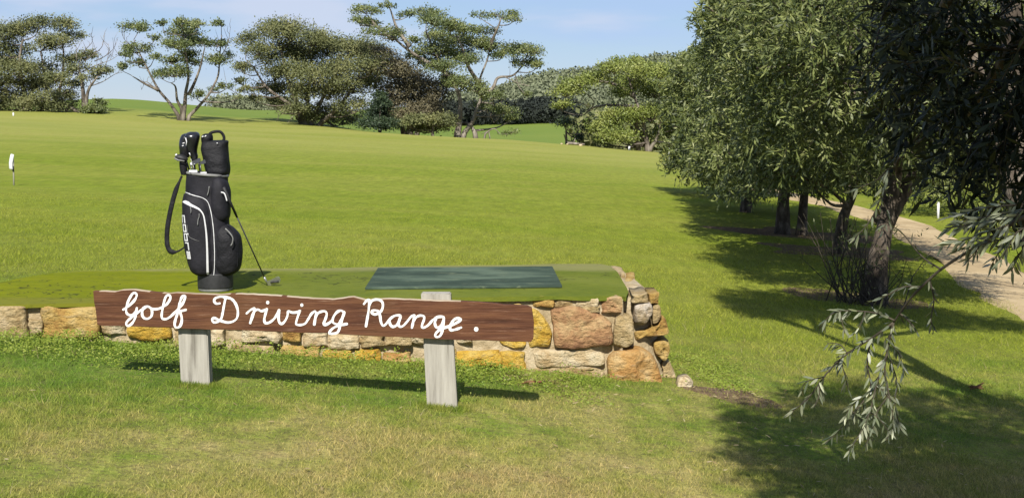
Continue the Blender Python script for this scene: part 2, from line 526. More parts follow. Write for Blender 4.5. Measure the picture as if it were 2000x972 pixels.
# the stained board: horizontal grain, pale scuffs
m, nt, out = mat_new('brown stained board')
a = noise(nt, 4.0, 6, 0.65, stretch=(0.5, 4, 7))
c = ramp(nt, a, [(0.28, (0.042, 0.017, 0.010)), (0.46, (0.105, 0.043, 0.023)), (0.62, (0.155, 0.068, 0.033)), (0.8, (0.23, 0.115, 0.06))])
b = noise(nt, 7.0, 6, 0.7, stretch=(0.55, 5, 14))
c = mixc(nt, maprange(nt, b, 0.57, 0.68, 0, 0.7), c, (0.36, 0.225, 0.15))
c = mixc(nt, maprange(nt, noise(nt, 9.0, 5, 0.7, stretch=(0.25, 5, 16)), 0.60, 0.70, 0, 0.75), c, (0.028, 0.012, 0.008))
big = noise(nt, 1.6, 3, 0.5, stretch=(1, 1, 2))
c = mixc(nt, maprange(nt, big, 0.4, 0.7, 0, 0.45), c, (0.165, 0.082, 0.036))
principled(nt, out, c, 0.75, 0.15, bump=math_n(nt, 'ADD', a, b), bump_str=0.7, bump_dist=0.01)
M['board'] = m
M['board_edge'] = noise_mat('bare board edge', [(0.3, (0.20, 0.13, 0.08)), (0.5, (0.42, 0.33, 0.23)), (0.7, (0.58, 0.50, 0.38))], 6, (0.6, 3, 3), 0.9, 0.15, 0.5, 0.006)

# the old green playing surface: mossy carpet with cracks
m, nt, out = mat_new('mossy green deck carpet')
g = nt.nodes.new('ShaderNodeNewGeometry')
pos = g.outputs['Position']
sx = nt.nodes.new('ShaderNodeSeparateXYZ')
nt.links.new(pos, sx.inputs[0])
a = noise(nt, 1.5, 5, 0.6, vec=pos)
c = ramp(nt, a, [(0.3, (0.085, 0.122, 0.016)), (0.5, (0.125, 0.155, 0.022)), (0.7, (0.160, 0.185, 0.036))])
moss = ramp(nt, noise(nt, 2.4, 5, 0.65, vec=pos, stretch=(0.5, 2, 1)), [(0.3, (0.125, 0.155, 0.001)), (0.7, (0.205, 0.220, 0.002))])
c = mixc(nt, maprange(nt, math_n(nt, 'ADD', sx.outputs['X'], math_n(nt, 'MULTIPLY', a, 1.2)), -2.1, -0.9, 1, 0), c, moss)
edge = math_n(nt, 'ADD', sx.outputs['Y'], math_n(nt, 'MULTIPLY', noise(nt, 5, 4, 0.6, vec=pos), 0.35))
c = mixc(nt, maprange(nt, edge, 10.05, 10.22, 0.8, 0), c, (0.170, 0.165, 0.024))
spots = noise(nt, 9, 4, 0.7, vec=pos, stretch=(0.6, 1.6, 1))
c = mixc(nt, maprange(nt, spots, 0.64, 0.70, 0, 0.75), c, (0.035, 0.040, 0.014))
fineg = noise(nt, 26, 6, 0.75, vec=pos, stretch=(0.5, 1.3, 1))
c = mixc(nt, maprange(nt, fineg, 0.40, 0.66, 0, 0.55), c, (0.17, 0.19, 0.02))
c = mixc(nt, maprange(nt, noise(nt, 17, 6, 0.75, vec=pos, stretch=(0.5, 1.5, 1)), 0.52, 0.7, 0, 0.6), c, (0.05, 0.062, 0.008))
vo = nt.nodes.new('ShaderNodeTexVoronoi')
vo.feature = 'DISTANCE_TO_EDGE'
vo.inputs['Scale'].default_value = 2.6
nzv = nt.nodes.new('ShaderNodeTexNoise')
nzv.inputs['Scale'].default_value = 3.0
nt.links.new(pos, nzv.inputs['Vector'])
vm = nt.nodes.new('ShaderNodeVectorMath'); vm.operation = 'ADD'
nt.links.new(pos, vm.inputs[0]); nt.links.new(nzv.outputs['Color'], vm.inputs[1])
nt.links.new(vm.outputs[0], vo.inputs['Vector'])
crack = maprange(nt, vo.outputs['Distance'], 0.0, 0.03, 1, 0)
crack = math_n(nt, 'MULTIPLY', crack, maprange(nt, noise(nt, 0.9, 2, 0.5, vec=pos), 0.44, 0.55))
c = mixc(nt, math_n(nt, 'MULTIPLY', crack, 0.9), c, (0.030, 0.034, 0.014))
pale = maprange(nt, edge, 11.75, 12.1, 0, 0.6)
c = mixc(nt, pale, c, (0.26, 0.24, 0.11))
principled(nt, out, c, 0.9, 0.06, bump=noise(nt, 60, 4, 0.7, vec=pos), bump_str=0.5, bump_dist=0.01)
M['deck'] = m

m, nt, out = mat_new('dark green rubber mat')
a = noise(nt, 2.2, 5, 0.6, stretch=(0.6, 1.4, 1))
c = ramp(nt, a, [(0.3, (0.026, 0.040, 0.030)), (0.52, (0.052, 0.078, 0.056)), (0.68, (0.11, 0.15, 0.105))])
scr = noise(nt, 7, 5, 0.7, stretch=(0.45, 2.5, 1))
c = mixc(nt, maprange(nt, scr, 0.58, 0.68, 0, 0.75), c, (0.24, 0.27, 0.16))
principled(nt, out, c, 0.9, 0.08, bump=noise(nt, 90, 3, 0.7), bump_str=0.5, bump_dist=0.006)
M['mat'] = m

STONE = {
    'ochre': stone_mat('ochre stone', (0.52, 0.34, 0.10), (0.34, 0.18, 0.05), (0.60, 0.44, 0.18)),
    'yellow': stone_mat('yellow stone', (0.60, 0.38, 0.055), (0.48, 0.26, 0.035), (0.64, 0.47, 0.14)),
    'tan': stone_mat('tan stone', (0.50, 0.375, 0.19), (0.34, 0.23, 0.10), (0.60, 0.47, 0.28)),
    'cream': stone_mat('cream stone', (0.64, 0.51, 0.31), (0.48, 0.34, 0.17), (0.74, 0.64, 0.45)),
    'rust': stone_mat('rust stone', (0.42, 0.24, 0.115), (0.25, 0.125, 0.065), (0.56, 0.40, 0.20), 6.0),
    'orange': stone_mat('orange stone', (0.50, 0.29, 0.10), (0.37, 0.18, 0.055), (0.57, 0.41, 0.20), 6.0),
    'pink': stone_mat('pale pink stone', (0.58, 0.48, 0.36), (0.44, 0.33, 0.19), (0.74, 0.66, 0.56)),
}

# ------------------------------------------------------------------ the lie of the land
def interp(x, xs, ys):
    return np.interp(x, xs, ys)


FAR_PX = np.array([-600, 0, 215, 520, 900, 1100, 1300, 2000, 2600], float)
FAR_D = np.array([150, 200, 260, 320, 420, 600, 900], float)
FAR_PY = np.array([
    [212, 205, 212, 222, 226, 226, 228],
    [214, 203, 212, 222, 226, 226, 228],
    [210, 193, 200, 212, 222, 225, 228],
    [229, 215, 222, 226, 228, 226, 226],
    [285, 285, 265, 245, 232, 205, 206],
    [300, 292, 265, 240, 214, 160, 168],
    [312, 298, 262, 232, 196, 132, 144],
    [335, 305, 270, 240, 200, 118, 130],
    [335, 305, 270, 240, 200, 118, 130]], float)


def smooth_step(x):
    x = np.clip(x, 0, 1)
    return x * x * (3 - 2 * x)


def H(x, y):
    x = np.asarray(x, float); y = np.asarray(y, float)
    D = np.array([-60, 5, 12, 22, 35, 48, 60, 75, 90, 105, 120, 140])
    c = interp(y, D, [-1.85, -1.85, -1.85, -2.02, -2.20, -2.28, -2.31, -2.28, -2.20, -2.06, -1.88, -1.75])
    sn = interp(y, D, [.1, .1, .1, .070, .045, .044, .044, .045, .046, .047, .048, .048])
    sp = interp(y, D, [.1, .1, .1, .075, .05, .05, .055, .06, .065, .075, .085, .085])
    L = interp(y, D, [6.5, 6.5, 7, 12, 25, 34, 45, 60, 80, 100, 120, 140])
    xe = L * np.tanh(x / L)
    near = c - np.where(x < 0, sn, sp) * xe
    px = np.clip(x / np.maximum(y, 20) * F + 1000, -600, 2600)
    dd = np.clip(y, 150, 900)
    # smooth bilinear look-up of the far country
    i = np.clip(np.searchsorted(FAR_PX, px) - 1, 0, len(FAR_PX) - 2)
    j = np.clip(np.searchsorted(FAR_D, dd) - 1, 0, len(FAR_D) - 2)
    tx = smooth_step((px - FAR_PX[i]) / (FAR_PX[i + 1] - FAR_PX[i]))
    ty = (dd - FAR_D[j]) / (FAR_D[j + 1] - FAR_D[j])
    py = (FAR_PY[i, j] * (1 - tx) + FAR_PY[i + 1, j] * tx) * (1 - ty) + (FAR_PY[i, j + 1] * (1 - tx) + FAR_PY[i + 1, j + 1] * tx) * ty
    far = -(py - 230) * dd / F
    k = smooth_step((y - 118) / 32)
    z = near * (1 - k) + far * k
    und = vnoise(np.stack([x * 0.5, y * 0.5, x * 0], -1), 3) * 0.018 + vnoise(np.stack([x * 0.13, y * 0.13, x * 0], -1), 5) * np.clip((y - 12) / 30, 0, 1) * 0.06
    return EYE + z + und


ys = np.concatenate([np.arange(-40, 2, 3.0), np.arange(2, 16, 0.35), np.arange(16, 50, 0.8), np.arange(50, 160, 2.2), np.arange(160, 900, 11.0)])
t = np.linspace(-1, 1, 181)
t = np.sign(t) * (0.35 * np.abs(t) + 0.65 * np.abs(t) ** 3)
X = t[None, :] * (26 + 0.72 * np.maximum(ys, 0))[:, None]
Y = np.repeat(ys[:, None], len(t), 1)
Z = H(X, Y)
nr, nc = X.shape
idx = np.arange(nr * nc).reshape(nr, nc)
q = np.stack([idx[:-1, :-1], idx[:-1, 1:], idx[1:, 1:], idx[1:, :-1]], -1).reshape(-1, 4)
tag(obj('ground', np.stack([X, Y, Z], -1).reshape(-1, 3), q, M['ground']), kind='structure')


def strip(name, centre, widths, mat, lift=0.02, n=14, seed=1):
    c = spline(centre, 10)
    w = np.interp(np.linspace(0, 1, len(c)), np.linspace(0, 1, len(widths)), widths)
    tg = unit(np.gradient(c, axis=0))
    nx = np.stack([tg[:, 1], -tg[:, 0]], 1)
    vs = []
    for k in range(n + 1):
        s = k / n * 2 - 1
        jit = 0 if 0 < k < n else vnoise(np.stack([c[:, 1] * 1.2, c[:, 0] * 0, c[:, 0] * 0 + k], -1), seed) * 0.16
        pt = c + nx * (s * w / 2 + jit)[:, None]
        z = H(pt[:, 0], pt[:, 1]) + lift * (1 if 0 < k < n else -0.5)
        vs.append(np.stack([pt[:, 0], pt[:, 1], z], 1))
    vs = np.stack(vs, 1)
    a, b = vs.shape[:2]
    ii = np.arange(a * b).reshape(a, b)
    q = np.stack([ii[:-1, :-1], ii[:-1, 1:], ii[1:, 1:], ii[1:, :-1]], -1).reshape(-1, 4)
    return tag(obj(name, vs.reshape(-1, 3), q, mat), kind='structure')


TRACK = np.array([(4.9, 2.0), (5.9, 10.0), (6.9, 17.0), (7.3, 20.0), (8.1, 24.0), (9.1, 30.0), (9.9, 36.0), (10.1, 42.0), (10.0, 50.0), (10.6, 62.0), (12.0, 76.0)])
strip('dirt_track', TRACK, [1.7, 1.6, 1.4, 1.4, 1.4, 1.5, 1.5, 1.5], M['dirt'])

# ------------------------------------------------------------------ stone platform
DECK = 0.70
front_px = [(-160, 598), (0, 595), (90, 593), (200, 591), (420, 588), (640, 585), (880, 581), (1010, 579), (1090, 578), (1150, 579), (1205, 577), (1222, 579)]
right_px = [(1228, 570), (1216, 548), (1205, 530), (1192, 519)]
back_px = [(1172, 515), (1100, 515), (1000, 517), (880, 518), (740, 521), (600, 524), (450, 524), (340, 525), (230, 527), (150, 529), (95, 534), (45, 542), (0, 551), (-60, 560), (-150, 574)]
outline = spline(np.array([GP(x, y, DECK)[:2] for x, y in front_px]), 8)
outline = np.concatenate([outline, spline(np.array([GP(x, y, DECK)[:2] for x, y in right_px]), 3), spline(np.array([GP(x, y, DECK)[:2] for x, y in back_px]), 6)])
outline = outline + np.stack([vnoise(np.stack([outline[:, 0] * 6, outline[:, 1] * 6, outline[:, 0] * 0], -1), 4) * 0.004, vnoise(np.stack([outline[:, 0] * 7, outline[:, 1] * 7, outline[:, 0] * 0], -1), 8) * 0.012], 1)
plat = empty('stone_platform', (-1.1, 10.9, float(H(-1.1, 10.9))), 'low tee platform of rough ochre stones in mortar with mossy green top', 'platform')


def prism(top, bot, name, mat, parent, smooth=False):
    n = len(top)
    v = np.concatenate([top, bot])
    f = [list(range(n)), list(range(2 * n - 1, n - 1, -1))]
    for i in range(n):
        j = (i + 1) % n
        f.append([i, i + n, j + n, j])
    return obj(name, v, f, mat, parent, smooth)


n = len(outline)
o3 = np.concatenate([outline, np.full((n, 1), DECK)], 1)
sag = vnoise(np.stack([outline[:, 0] * 3, outline[:, 1] * 0, outline[:, 0] * 0], -1), 2) * 0.007
prism(o3, o3 - np.stack([sag * 0, sag * 0, 0.028 + sag], 1), 'deck_carpet', M['deck'], plat)

FX = np.array([p[0] for p in front_px], float)
FD = np.array([GP(x, y, DECK)[1] for x, y in front_px])


def face_d(px):
    px = float(px)
    if px <= 1222:
        return float(np.interp(px, FX, FD)) + 0.035
    return float(FD[-1]) + 0.035 + ((px - 1222) / 100.0) ** 1.4 * 0.38


cen = outline.mean(0)
inner = cen + (outline - cen) * np.array([0.992, 0.955])
shoulder = np.array([GP(x, y, DECK)[:2] for x, y in [(1150, 573), (1215, 573), (1250, 571), (1268, 563), (1244, 541), (1226, 527), (1195, 517)]])
btop = np.concatenate([inner, np.full((n, 1), DECK - 0.022)], 1)
zb = H(inner[:, 0], inner[:, 1]) - 0.15
bbot = np.concatenate([inner * [1, 1], zb[:, None]], 1)
prism(btop, bbot, 'mortar_core', M['mortar'], plat)
# the mortared shoulder past the carpet's right edge, battered outwards below
sh_top = spline(shoulder, 5)
nn = len(sh_top)
sb = sh_top + np.array([[0.17, -0.03]]) * smooth_step((sh_top[:, 0] - sh_top[:, 0].min()) / (np.ptp(sh_top[:, 0])))[:, None]
prism(np.concatenate([sh_top, np.full((nn, 1), DECK - 0.035)], 1), np.concatenate([sb + [[0, 0.02]], H(sb[:, 0], sb[:, 1])[:, None] - 0.15], 1), 'mortar_shoulder', M['mortar'], plat)


def stone(pts, kind, proud=0.05, depth=0.22, d=None, seed=0, name='stone', parent=plat):
    """a rough stone whose visible face fills the outline given in photograph points"""
    pts = np.array(pts, float)
    c = pts.mean(0)
    dd = face_d(c[0]) if d is None else d
    sc = dd / F
    ring = spline(pts, 7, True)
    rel = (ring - c)
    base = P(c[0], c[1], dd)
    levels = [(0.93, depth), (1.0, 0.03), (1.0, -0.004), (0.975, -proud * 0.55), (0.91, -proud * 0.80), (0.72, -proud * 0.86), (0.45, -proud * 0.9), (0.2, -proud * 0.9)]
    V, Fc = [], []
    m_ = len(ring)
    for s, y in levels:
        x = base[0] + rel[:, 0] * sc * s
        z = base[2] - rel[:, 1] * sc * s
        yy = np.full(m_, dd + y)
        if depth > 0.3:   # corner stones turn away to the right
            yy = yy + np.clip(rel[:, 0] * sc, 0, None) * 0.35
        V.append(np.stack([x, yy, z], 1))
    V = np.concatenate(V)
    V = np.concatenate([V, [[base[0], dd - proud * 1.12, base[2]]]])
    nz = np.stack([vnoise(V * 9 + seed * 3.1, 1 + k) for k in range(3)], 1)
    nz2 = np.stack([vnoise(V * 24 + seed * 1.7, 5 + k) for k in range(3)], 1)
    nz3 = np.abs(np.stack([vnoise(V * 15 + seed * 2.7, 11 + k) for k in range(3)], 1))
    V = V + nz * np.array([0.013, 0.022, 0.013]) + nz2 * np.array([0.006, 0.010, 0.006]) + nz3 * np.array([0.004, 0.016, 0.004])
    for a in range(len(levels) - 1):
        for k in range(m_):
            k2 = (k + 1) % m_
            Fc.append([a * m_ + k, a * m_ + k2, (a + 1) * m_ + k2, (a + 1) * m_ + k])
    a = (len(levels) - 1) * m_
    for k in range(m_):
        Fc.append([a + k, a + (k + 1) % m_, len(V) - 1])
    Fc.append(list(range(m_))[::-1])
    return obj(name, V, Fc, STONE[kind], parent)


def rc(x0, y0, x1, y1, j=0.10):
    """a rough rectangle as an outline"""
    w, h = x1 - x0, y1 - y0
    r = lambda s: random.uniform(-j, j) * s
    q_ = [(x0 + .05 * w + r(w) * .4, y0 + r(h)), (x0 + .5 * w + r(w), y0 + r(h) * .9), (x1 - .05 * w + r(w) * .4, y0 + r(h)), (x1 + r(w) * .5, y0 + .16 * h), (x1 + r(w) * .6, y0 + .5 * h), (x1 + r(w) * .5, y1 - .14 * h),
          (x1 - .06 * w + r(w) * .5, y1 + r(h)), (x0 + .5 * w + r(w), y1 + r(h) * .9), (x0 + .06 * w + r(w) * .5, y1 + r(h)), (x0 + r(w) * .5, y1 - .16 * h), (x0 + r(w) * .6, y0 + .5 * h), (x0 + r(w) * .5, y0 + .16 * h)]
    return [((x_ - (x0 + x1) / 2) * 1.05 + (x0 + x1) / 2, (y_ - (y0 + y1) / 2) * 1.07 + (y0 + y1) / 2) for x_, y_ in q_]


def z4(pts):
    return [(950 + x / 3.038, 480 + y / 3.038) for x, y in pts]


stones = [
    (rc(1040, 582, 1081, 600), 'ochre', .03), (rc(1084, 582, 1121, 600), 'tan', .03), (rc(1127, 581, 1165, 596), 'cream', .045), (rc(1131, 598, 1170, 609), 'tan', .03),
    (rc(1174, 580, 1216, 612), 'rust', .07),
    (z4([(378, 380), (450, 366), (540, 366), (640, 398), (735, 445), (748, 500), (738, 580), (640, 600), (540, 610), (450, 606), (402, 590), (395, 480)]), 'rust', .06),
    (z4([(765, 425), (820, 405), (860, 425), (870, 500), (860, 580), (815, 602), (755, 590), (748, 510)]), 'tan', .06),
    (z4([(250, 400), (290, 372), (340, 420), (378, 490), (386, 550), (370, 592), (300, 592), (250, 585)]), 'yellow', .05),
    (z4([(75, 560), (160, 558), (240, 570), (225, 598), (190, 608), (110, 592)]), 'yellow', .05),
    (z4([(285, 625), (380, 612), (500, 612), (640, 618), (692, 650), (690, 712), (560, 718), (400, 722), (300, 720), (276, 670)]), 'cream', .055),
    (z4([(270, 725), (400, 722), (560, 722), (680, 725), (690, 790), (480, 800), (270, 790)]), 'tan', .04),
    (rc(893, 684, 976, 716), 'yellow', .05), (rc(979, 685, 1023, 720), 'yellow', .055),
    (z4([(720, 650), (790, 612), (890, 604), (960, 635), (1010, 690), (1040, 780), (1040, 880), (860, 880), (750, 850), (716, 730)]), 'orange', .09, .4),
    (z4([(1035, 690), (1075, 685), (1110, 740), (1132, 840), (1120, 880), (1060, 880), (1048, 780)]), 'tan', .05, .4),
    (z4([(872, 350), (920, 334), (975, 340), (985, 400), (965, 452), (925, 462), (880, 440)]), 'pink', .08, .35),
    (z4([(990, 350), (1022, 345), (1034, 400), (1020, 452), (985, 462)]), 'tan', .05, .35),
    (rc(1235, 575, 1266, 591), 'tan', .05, .33), (rc(1267, 572, 1286, 591), 'ochre', .05, .33),
    (z4([(878, 505), (960, 490), (1020, 470), (1040, 425), (1066, 460), (1074, 520), (1020, 530), (940, 535), (885, 555)]), 'ochre', .05, .35),
    (z4([(990, 565), (1040, 550), (1078, 575), (1084, 640), (1060, 686), (1010, 660), (985, 620)]), 'ochre', .06, .35),
    (rc(-40, 599, 50, 655, .06), 'tan', .06), (rc(86, 598, 190, 660, .05), 'ochre', .07), (rc(-150, 602, -50, 650), 'ochre', .05), (rc(56, 622, 82, 652), 'tan', .03),
    (rc(196, 598, 246, 650), 'cream', .04), (rc(252, 600, 330, 662), 'yellow', .06), (rc(338, 598, 405, 640), 'tan', .05), (rc(340, 644, 412, 690), 'tan', .04),
    (rc(414, 642, 440, 676), 'cream', .05), (rc(412, 596, 500, 636), 'ochre', .05), (rc(474, 640, 546, 668), 'cream', .08), (rc(508, 596, 590, 634), 'tan', .05),
    (rc(550, 640, 588, 666), 'ochre', .05), (rc(592, 646, 640, 676), 'cream', .05), (rc(600, 596, 690, 640), 'rust', .05), (rc(646, 652, 700, 680), 'cream', .045),
    (rc(700, 596, 780, 646), 'ochre', .05), (rc(704, 652, 750, 676), 'tan', .05), (rc(754, 652, 800, 674), 'tan', .07), (rc(802, 650, 830, 668), 'cream', .06),
    (rc(630, 684, 690, 716), 'yellow', .045), (rc(696, 682, 742, 714), 'yellow', .045), (rc(748, 690, 800, 722), 'orange', .04), (rc(788, 596, 870, 646), 'tan', .05),
    (rc(892, 654, 920, 668), 'cream', .05), (rc(878, 596, 960, 648), 'rust', .05), (rc(836, 680, 888, 716), 'ochre', .05), (rc(966, 600, 1022, 660), 'ochre', .04),
    (rc(450, 674, 540, 700), 'tan', .04), (rc(548, 676, 622, 706), 'ochre', .04),
]
for i, s in enumerate(stones):
    stone(s[0], s[1], s[2], s[3] if len(s) > 3 else 0.2, seed=i)
# cap stones along the receding right edge
for i, (pl, z0, z1, kind) in enumerate([([(1222, 540), (1236, 540), (1239, 525), (1225, 524)], 0.58, 0.675, 'ochre'), ([(1220, 559), (1255, 562), (1246, 546), (1216, 545)], 0.58, 0.69, 'cream'),
                                        ([(1232, 572), (1262, 571), (1258, 564), (1228, 562)], 0.62, 0.695, 'tan'), ([(1262, 569), (1276, 569), (1268, 558), (1256, 557)], 0.60, 0.69, 'ochre'),
                                        ([(1202, 530), (1220, 534), (1214, 521), (1192, 518)], 0.6, 0.705, 'tan')]):
    b = spline(np.array([GP(x, y, DECK)[:2] for x, y in pl]), 5, True)
    cc = b.mean(0)
    V = []
    for s, z in ((1, z0), (1.0, z1 - .03), (.9, z1 - .006), (.5, z1)):
        V.append(np.concatenate([cc + (b - cc) * s, np.full((len(b), 1), z)], 1))
    V = np.concatenate(V + [[[cc[0], cc[1], z1 + .002]]])
    V = V + np.stack([vnoise(V * 11 + i * 2.3, k) for k in range(3)], 1) * 0.012
    mm = len(b)
    Fc = [[a * mm + k, a * mm + (k + 1) % mm, (a + 1) * mm + (k + 1) % mm, (a + 1) * mm + k] for a in range(3) for k in range(mm)] + [[3 * mm + k, 3 * mm + (k + 1) % mm, len(V) - 1] for k in range(mm)]
    obj('stone', V, Fc, STONE[kind], plat)
# a loose pale stone on the ground past the corner
ls_base = GP(1337, 757, 0.1)
ls_d = 10.05
ls = stone([(1322, 740), (1330, 733), (1342, 735), (1352, 746), (1350, 757), (1336, 762), (1322, 758)], 'cream', .06, .1, d=ls_d, name='loose_stone', parent=None)
tag(ls, 'small pale cream stone lying loose at the foot of the platform corner', 'stone')

# practice mat
cs = [GP(713, 566, DECK), GP(1098, 562, DECK), GP(1079, 524, DECK), GP(738, 527, DECK)]
top = np.array([c + [0, 0, 0.020] for c in cs]); bot = np.array([c + [0, 0, 0.002] for c in cs])
mo = prism(top, bot, 'practice_mat', M['mat'], None)
tag(mo, 'flat dark green rectangular rubber hitting mat lying on the platform', 'mat')
bv = mo.modifiers.new('bevel', 'BEVEL'); bv.width = 0.004; bv.segments = 2

# ------------------------------------------------------------------ the painted sign
SD = 8.40
sign = empty('sign', (P(620, 790, SD)[0], SD, float(H(-1.15, SD))), 'long brown plank sign with white hand-painted script on two grey posts', 'sign')
board_px = [(182, 568), (205, 568), (225, 569), (238, 566), (262, 565), (280, 568), (305, 571), (330, 573), (345, 571), (362, 572), (400, 574), (430, 575), (470, 573), (505, 575), (540, 577), (580, 580), (620, 583), (650, 584),
            (690, 579), (700, 582), (715, 585), (760, 583), (800, 584), (830, 586), (870, 587), (900, 588), (935, 590), (960, 592), (985, 595), (1030, 597), (1039, 601), (1043, 630), (1042, 660), (1037, 668),
            (1000, 667), (950, 665), (900, 664), (830, 661), (780, 658), (740, 657), (700, 655), (670, 653), (640, 650), (600, 650), (560, 649), (520, 647), (480, 645), (440, 644), (400, 643), (360, 642), (330, 640), (290, 639), (250, 637), (215, 637), (195, 636), (190, 634), (187, 605), (184, 590)]
bp = []
for i in range(len(board_px)):
    a, b = np.array(board_px[i], float), np.array(board_px[(i + 1) % len(board_px)], float)
    k = max(1, int(np.hypot(*(b - a)) / 9))
    for s in range(k):
        p_ = a + (b - a) * s / k
        p_[1] += vnoise(np.array([p_[0] * .12, p_[1] * .12, 0.3]), 9) * 0.7
        bp.append(p_)
bp = np.array(bp)
n = len(bp)
ctr = bp.mean(0)
TH = 0.045
fr = np.array([P(x, y, SD) for x, y in bp])
bevel = np.array([P(x, y + (0.9 if y < ctr[1] + (x - 600) * .036 else -0.9), SD) for x, y in bp]); bevel[:, 1] = SD
edge = fr.copy(); edge[:, 1] = SD + 0.006
bk = fr.copy(); bk[:, 1] = SD + TH
V = np.concatenate([bevel, edge, bk])
Fc = [list(range(n))[::-1], list(range(2 * n, 3 * n))]
for a in range(2):
    for i in range(n):
        j = (i + 1) % n
        Fc.append([a * n + i, a * n + j, (a + 1) * n + j, (a + 1) * n + i])
bo = obj('board', V, Fc, M['board'], sign, smooth=False)
bo.data.materials.append(M['board_edge'])
for k, p_ in enumerate(bo.data.polygons):
    if k >= 2:
        i = (k - 2) % n
        if 186 < bp[i][0] < 900 and k < 2 + 2 * n and vnoise(np.array([bp[i][0] * .02, bp[i][1] * .02, 0.0]), 12) > -0.35:
            p_.material_index = 1


def post(top_px, bot_px, top_py, bot_py, front, name='post'):
    """a squared timber: (left, right) photograph columns of the front face at top and foot"""
    w = 0.0
    a, b = P(top_px[0], top_py, front), P(top_px[1], top_py, front)
    c, d_ = P(bot_px[0], bot_py, front), P(bot_px[1], bot_py, front)
    k = (c - a) / max(1e-6, (a[2] - c[2]))
    dn = 0.25
    c2 = c + np.array([(c[0] - a[0]) / (a[2] - c[2]) * dn, 0, -dn]); d2 = d_ + np.array([(d_[0] - b[0]) / (b[2] - d_[2]) * dn, 0, -dn])
    dep = np.array([0, 0.10, 0])
    bm = bmesh.new()
    base = ROOT[sign.name]
    pts = [a, b, d2, c2]
    vs = [bm.verts.new(tuple(p - base)) for p in pts] + [bm.verts.new(tuple(p + dep - base)) for p in pts]
    for f in ((0, 3, 2, 1), (4, 5, 6, 7), (0, 1, 5, 4), (1, 2, 6, 5), (2, 3, 7, 6), (3, 0, 4, 7)):
        bm.faces.new([vs[i] for i in f])
    bmesh.ops.bevel(bm, geom=bm.edges[:], offset=0.006, segments=2, affect='EDGES')
    me = bpy.data.meshes.new(name)
    bm.to_mesh(me); bm.free()
    me.materials.append(M['post'])
    o = bpy.data.objects.new(name, me)
    COL.objects.link(o)
    o.parent = sign
    ROOT[o.name] = base
    return o


post((345, 403), (354, 410), 600, 768, SD + TH + 0.002)
post((822, 880), (835, 894), 573, 812, SD + TH + 0.002)


def ribbon(paths, conv, width, name, parent, mat, d0, to3d=None, lift=0.0022):
    """painted strokes: each path becomes a slightly raised band with round ends"""
    mb = MB()
    lv = 0.0
    for path in paths:
        pts = np.array([conv(p) for p in path], float)
        s = spline(pts, 7) if len(pts) > 1 else pts
        tg = unit(np.gradient(s, axis=0))
        nx = np.stack([-tg[:, 1], tg[:, 0]], 1)
        w = width * (1 + 0.26 * vnoise(np.stack([s[:, 0] * .15, s[:, 1] * .15, s[:, 0] * 0], -1), 6))
        q = len(s)
        L_ = s + nx * w[:, None] / 2
        R_ = s - nx * w[:, None] / 2
        dep = lift + lv + np.linspace(0, 0.0018, q)
        lv += 0.0004
        V = [to3d(p, e) for p, e in zip(L_, dep)] + [to3d(p, e) for p, e in zip(R_, dep)]
        Fq = [[i, i + 1, q + i + 1, q + i] for i in range(q - 1)]
        for end, sg in ((0, -1), (q - 1, 1)):
            fan = [end, q + end] if sg > 0 else [q + end, end]
            st = len(V)
            a0 = math.atan2(nx[end][1], nx[end][0])
            ring = []
            for k in range(1, 6):
                ang = a0 - sg * math.pi * k / 6
                V.append(to3d(s[end] + np.array([math.cos(ang), math.sin(ang)]) * w[end] / 2, dep[end]))
                ring.append(st + k - 1)
            Fq.append([end] + ring + [q + end])
        mb.add(V, Fq)
    return mb.build(name, mat, parent, smooth=False)


def dot(c, r, to3d, name, parent, mat, lift=0.0024):
    V = [to3d(np.array(c), lift + .001)] + [to3d(np.array(c) + r * np.array([math.cos(k * math.pi / 7) , 1.1 * math.sin(k * math.pi / 7)]), lift) for k in range(14)]
    return obj(name, V, [[0, 1 + k, 1 + (k + 1) % 14] for k in range(14)], mat, parent, False)


def on_board(p, e):
    q_ = P(p[0], p[1], SD)
    return q_ + np.array([0, -e, 0])


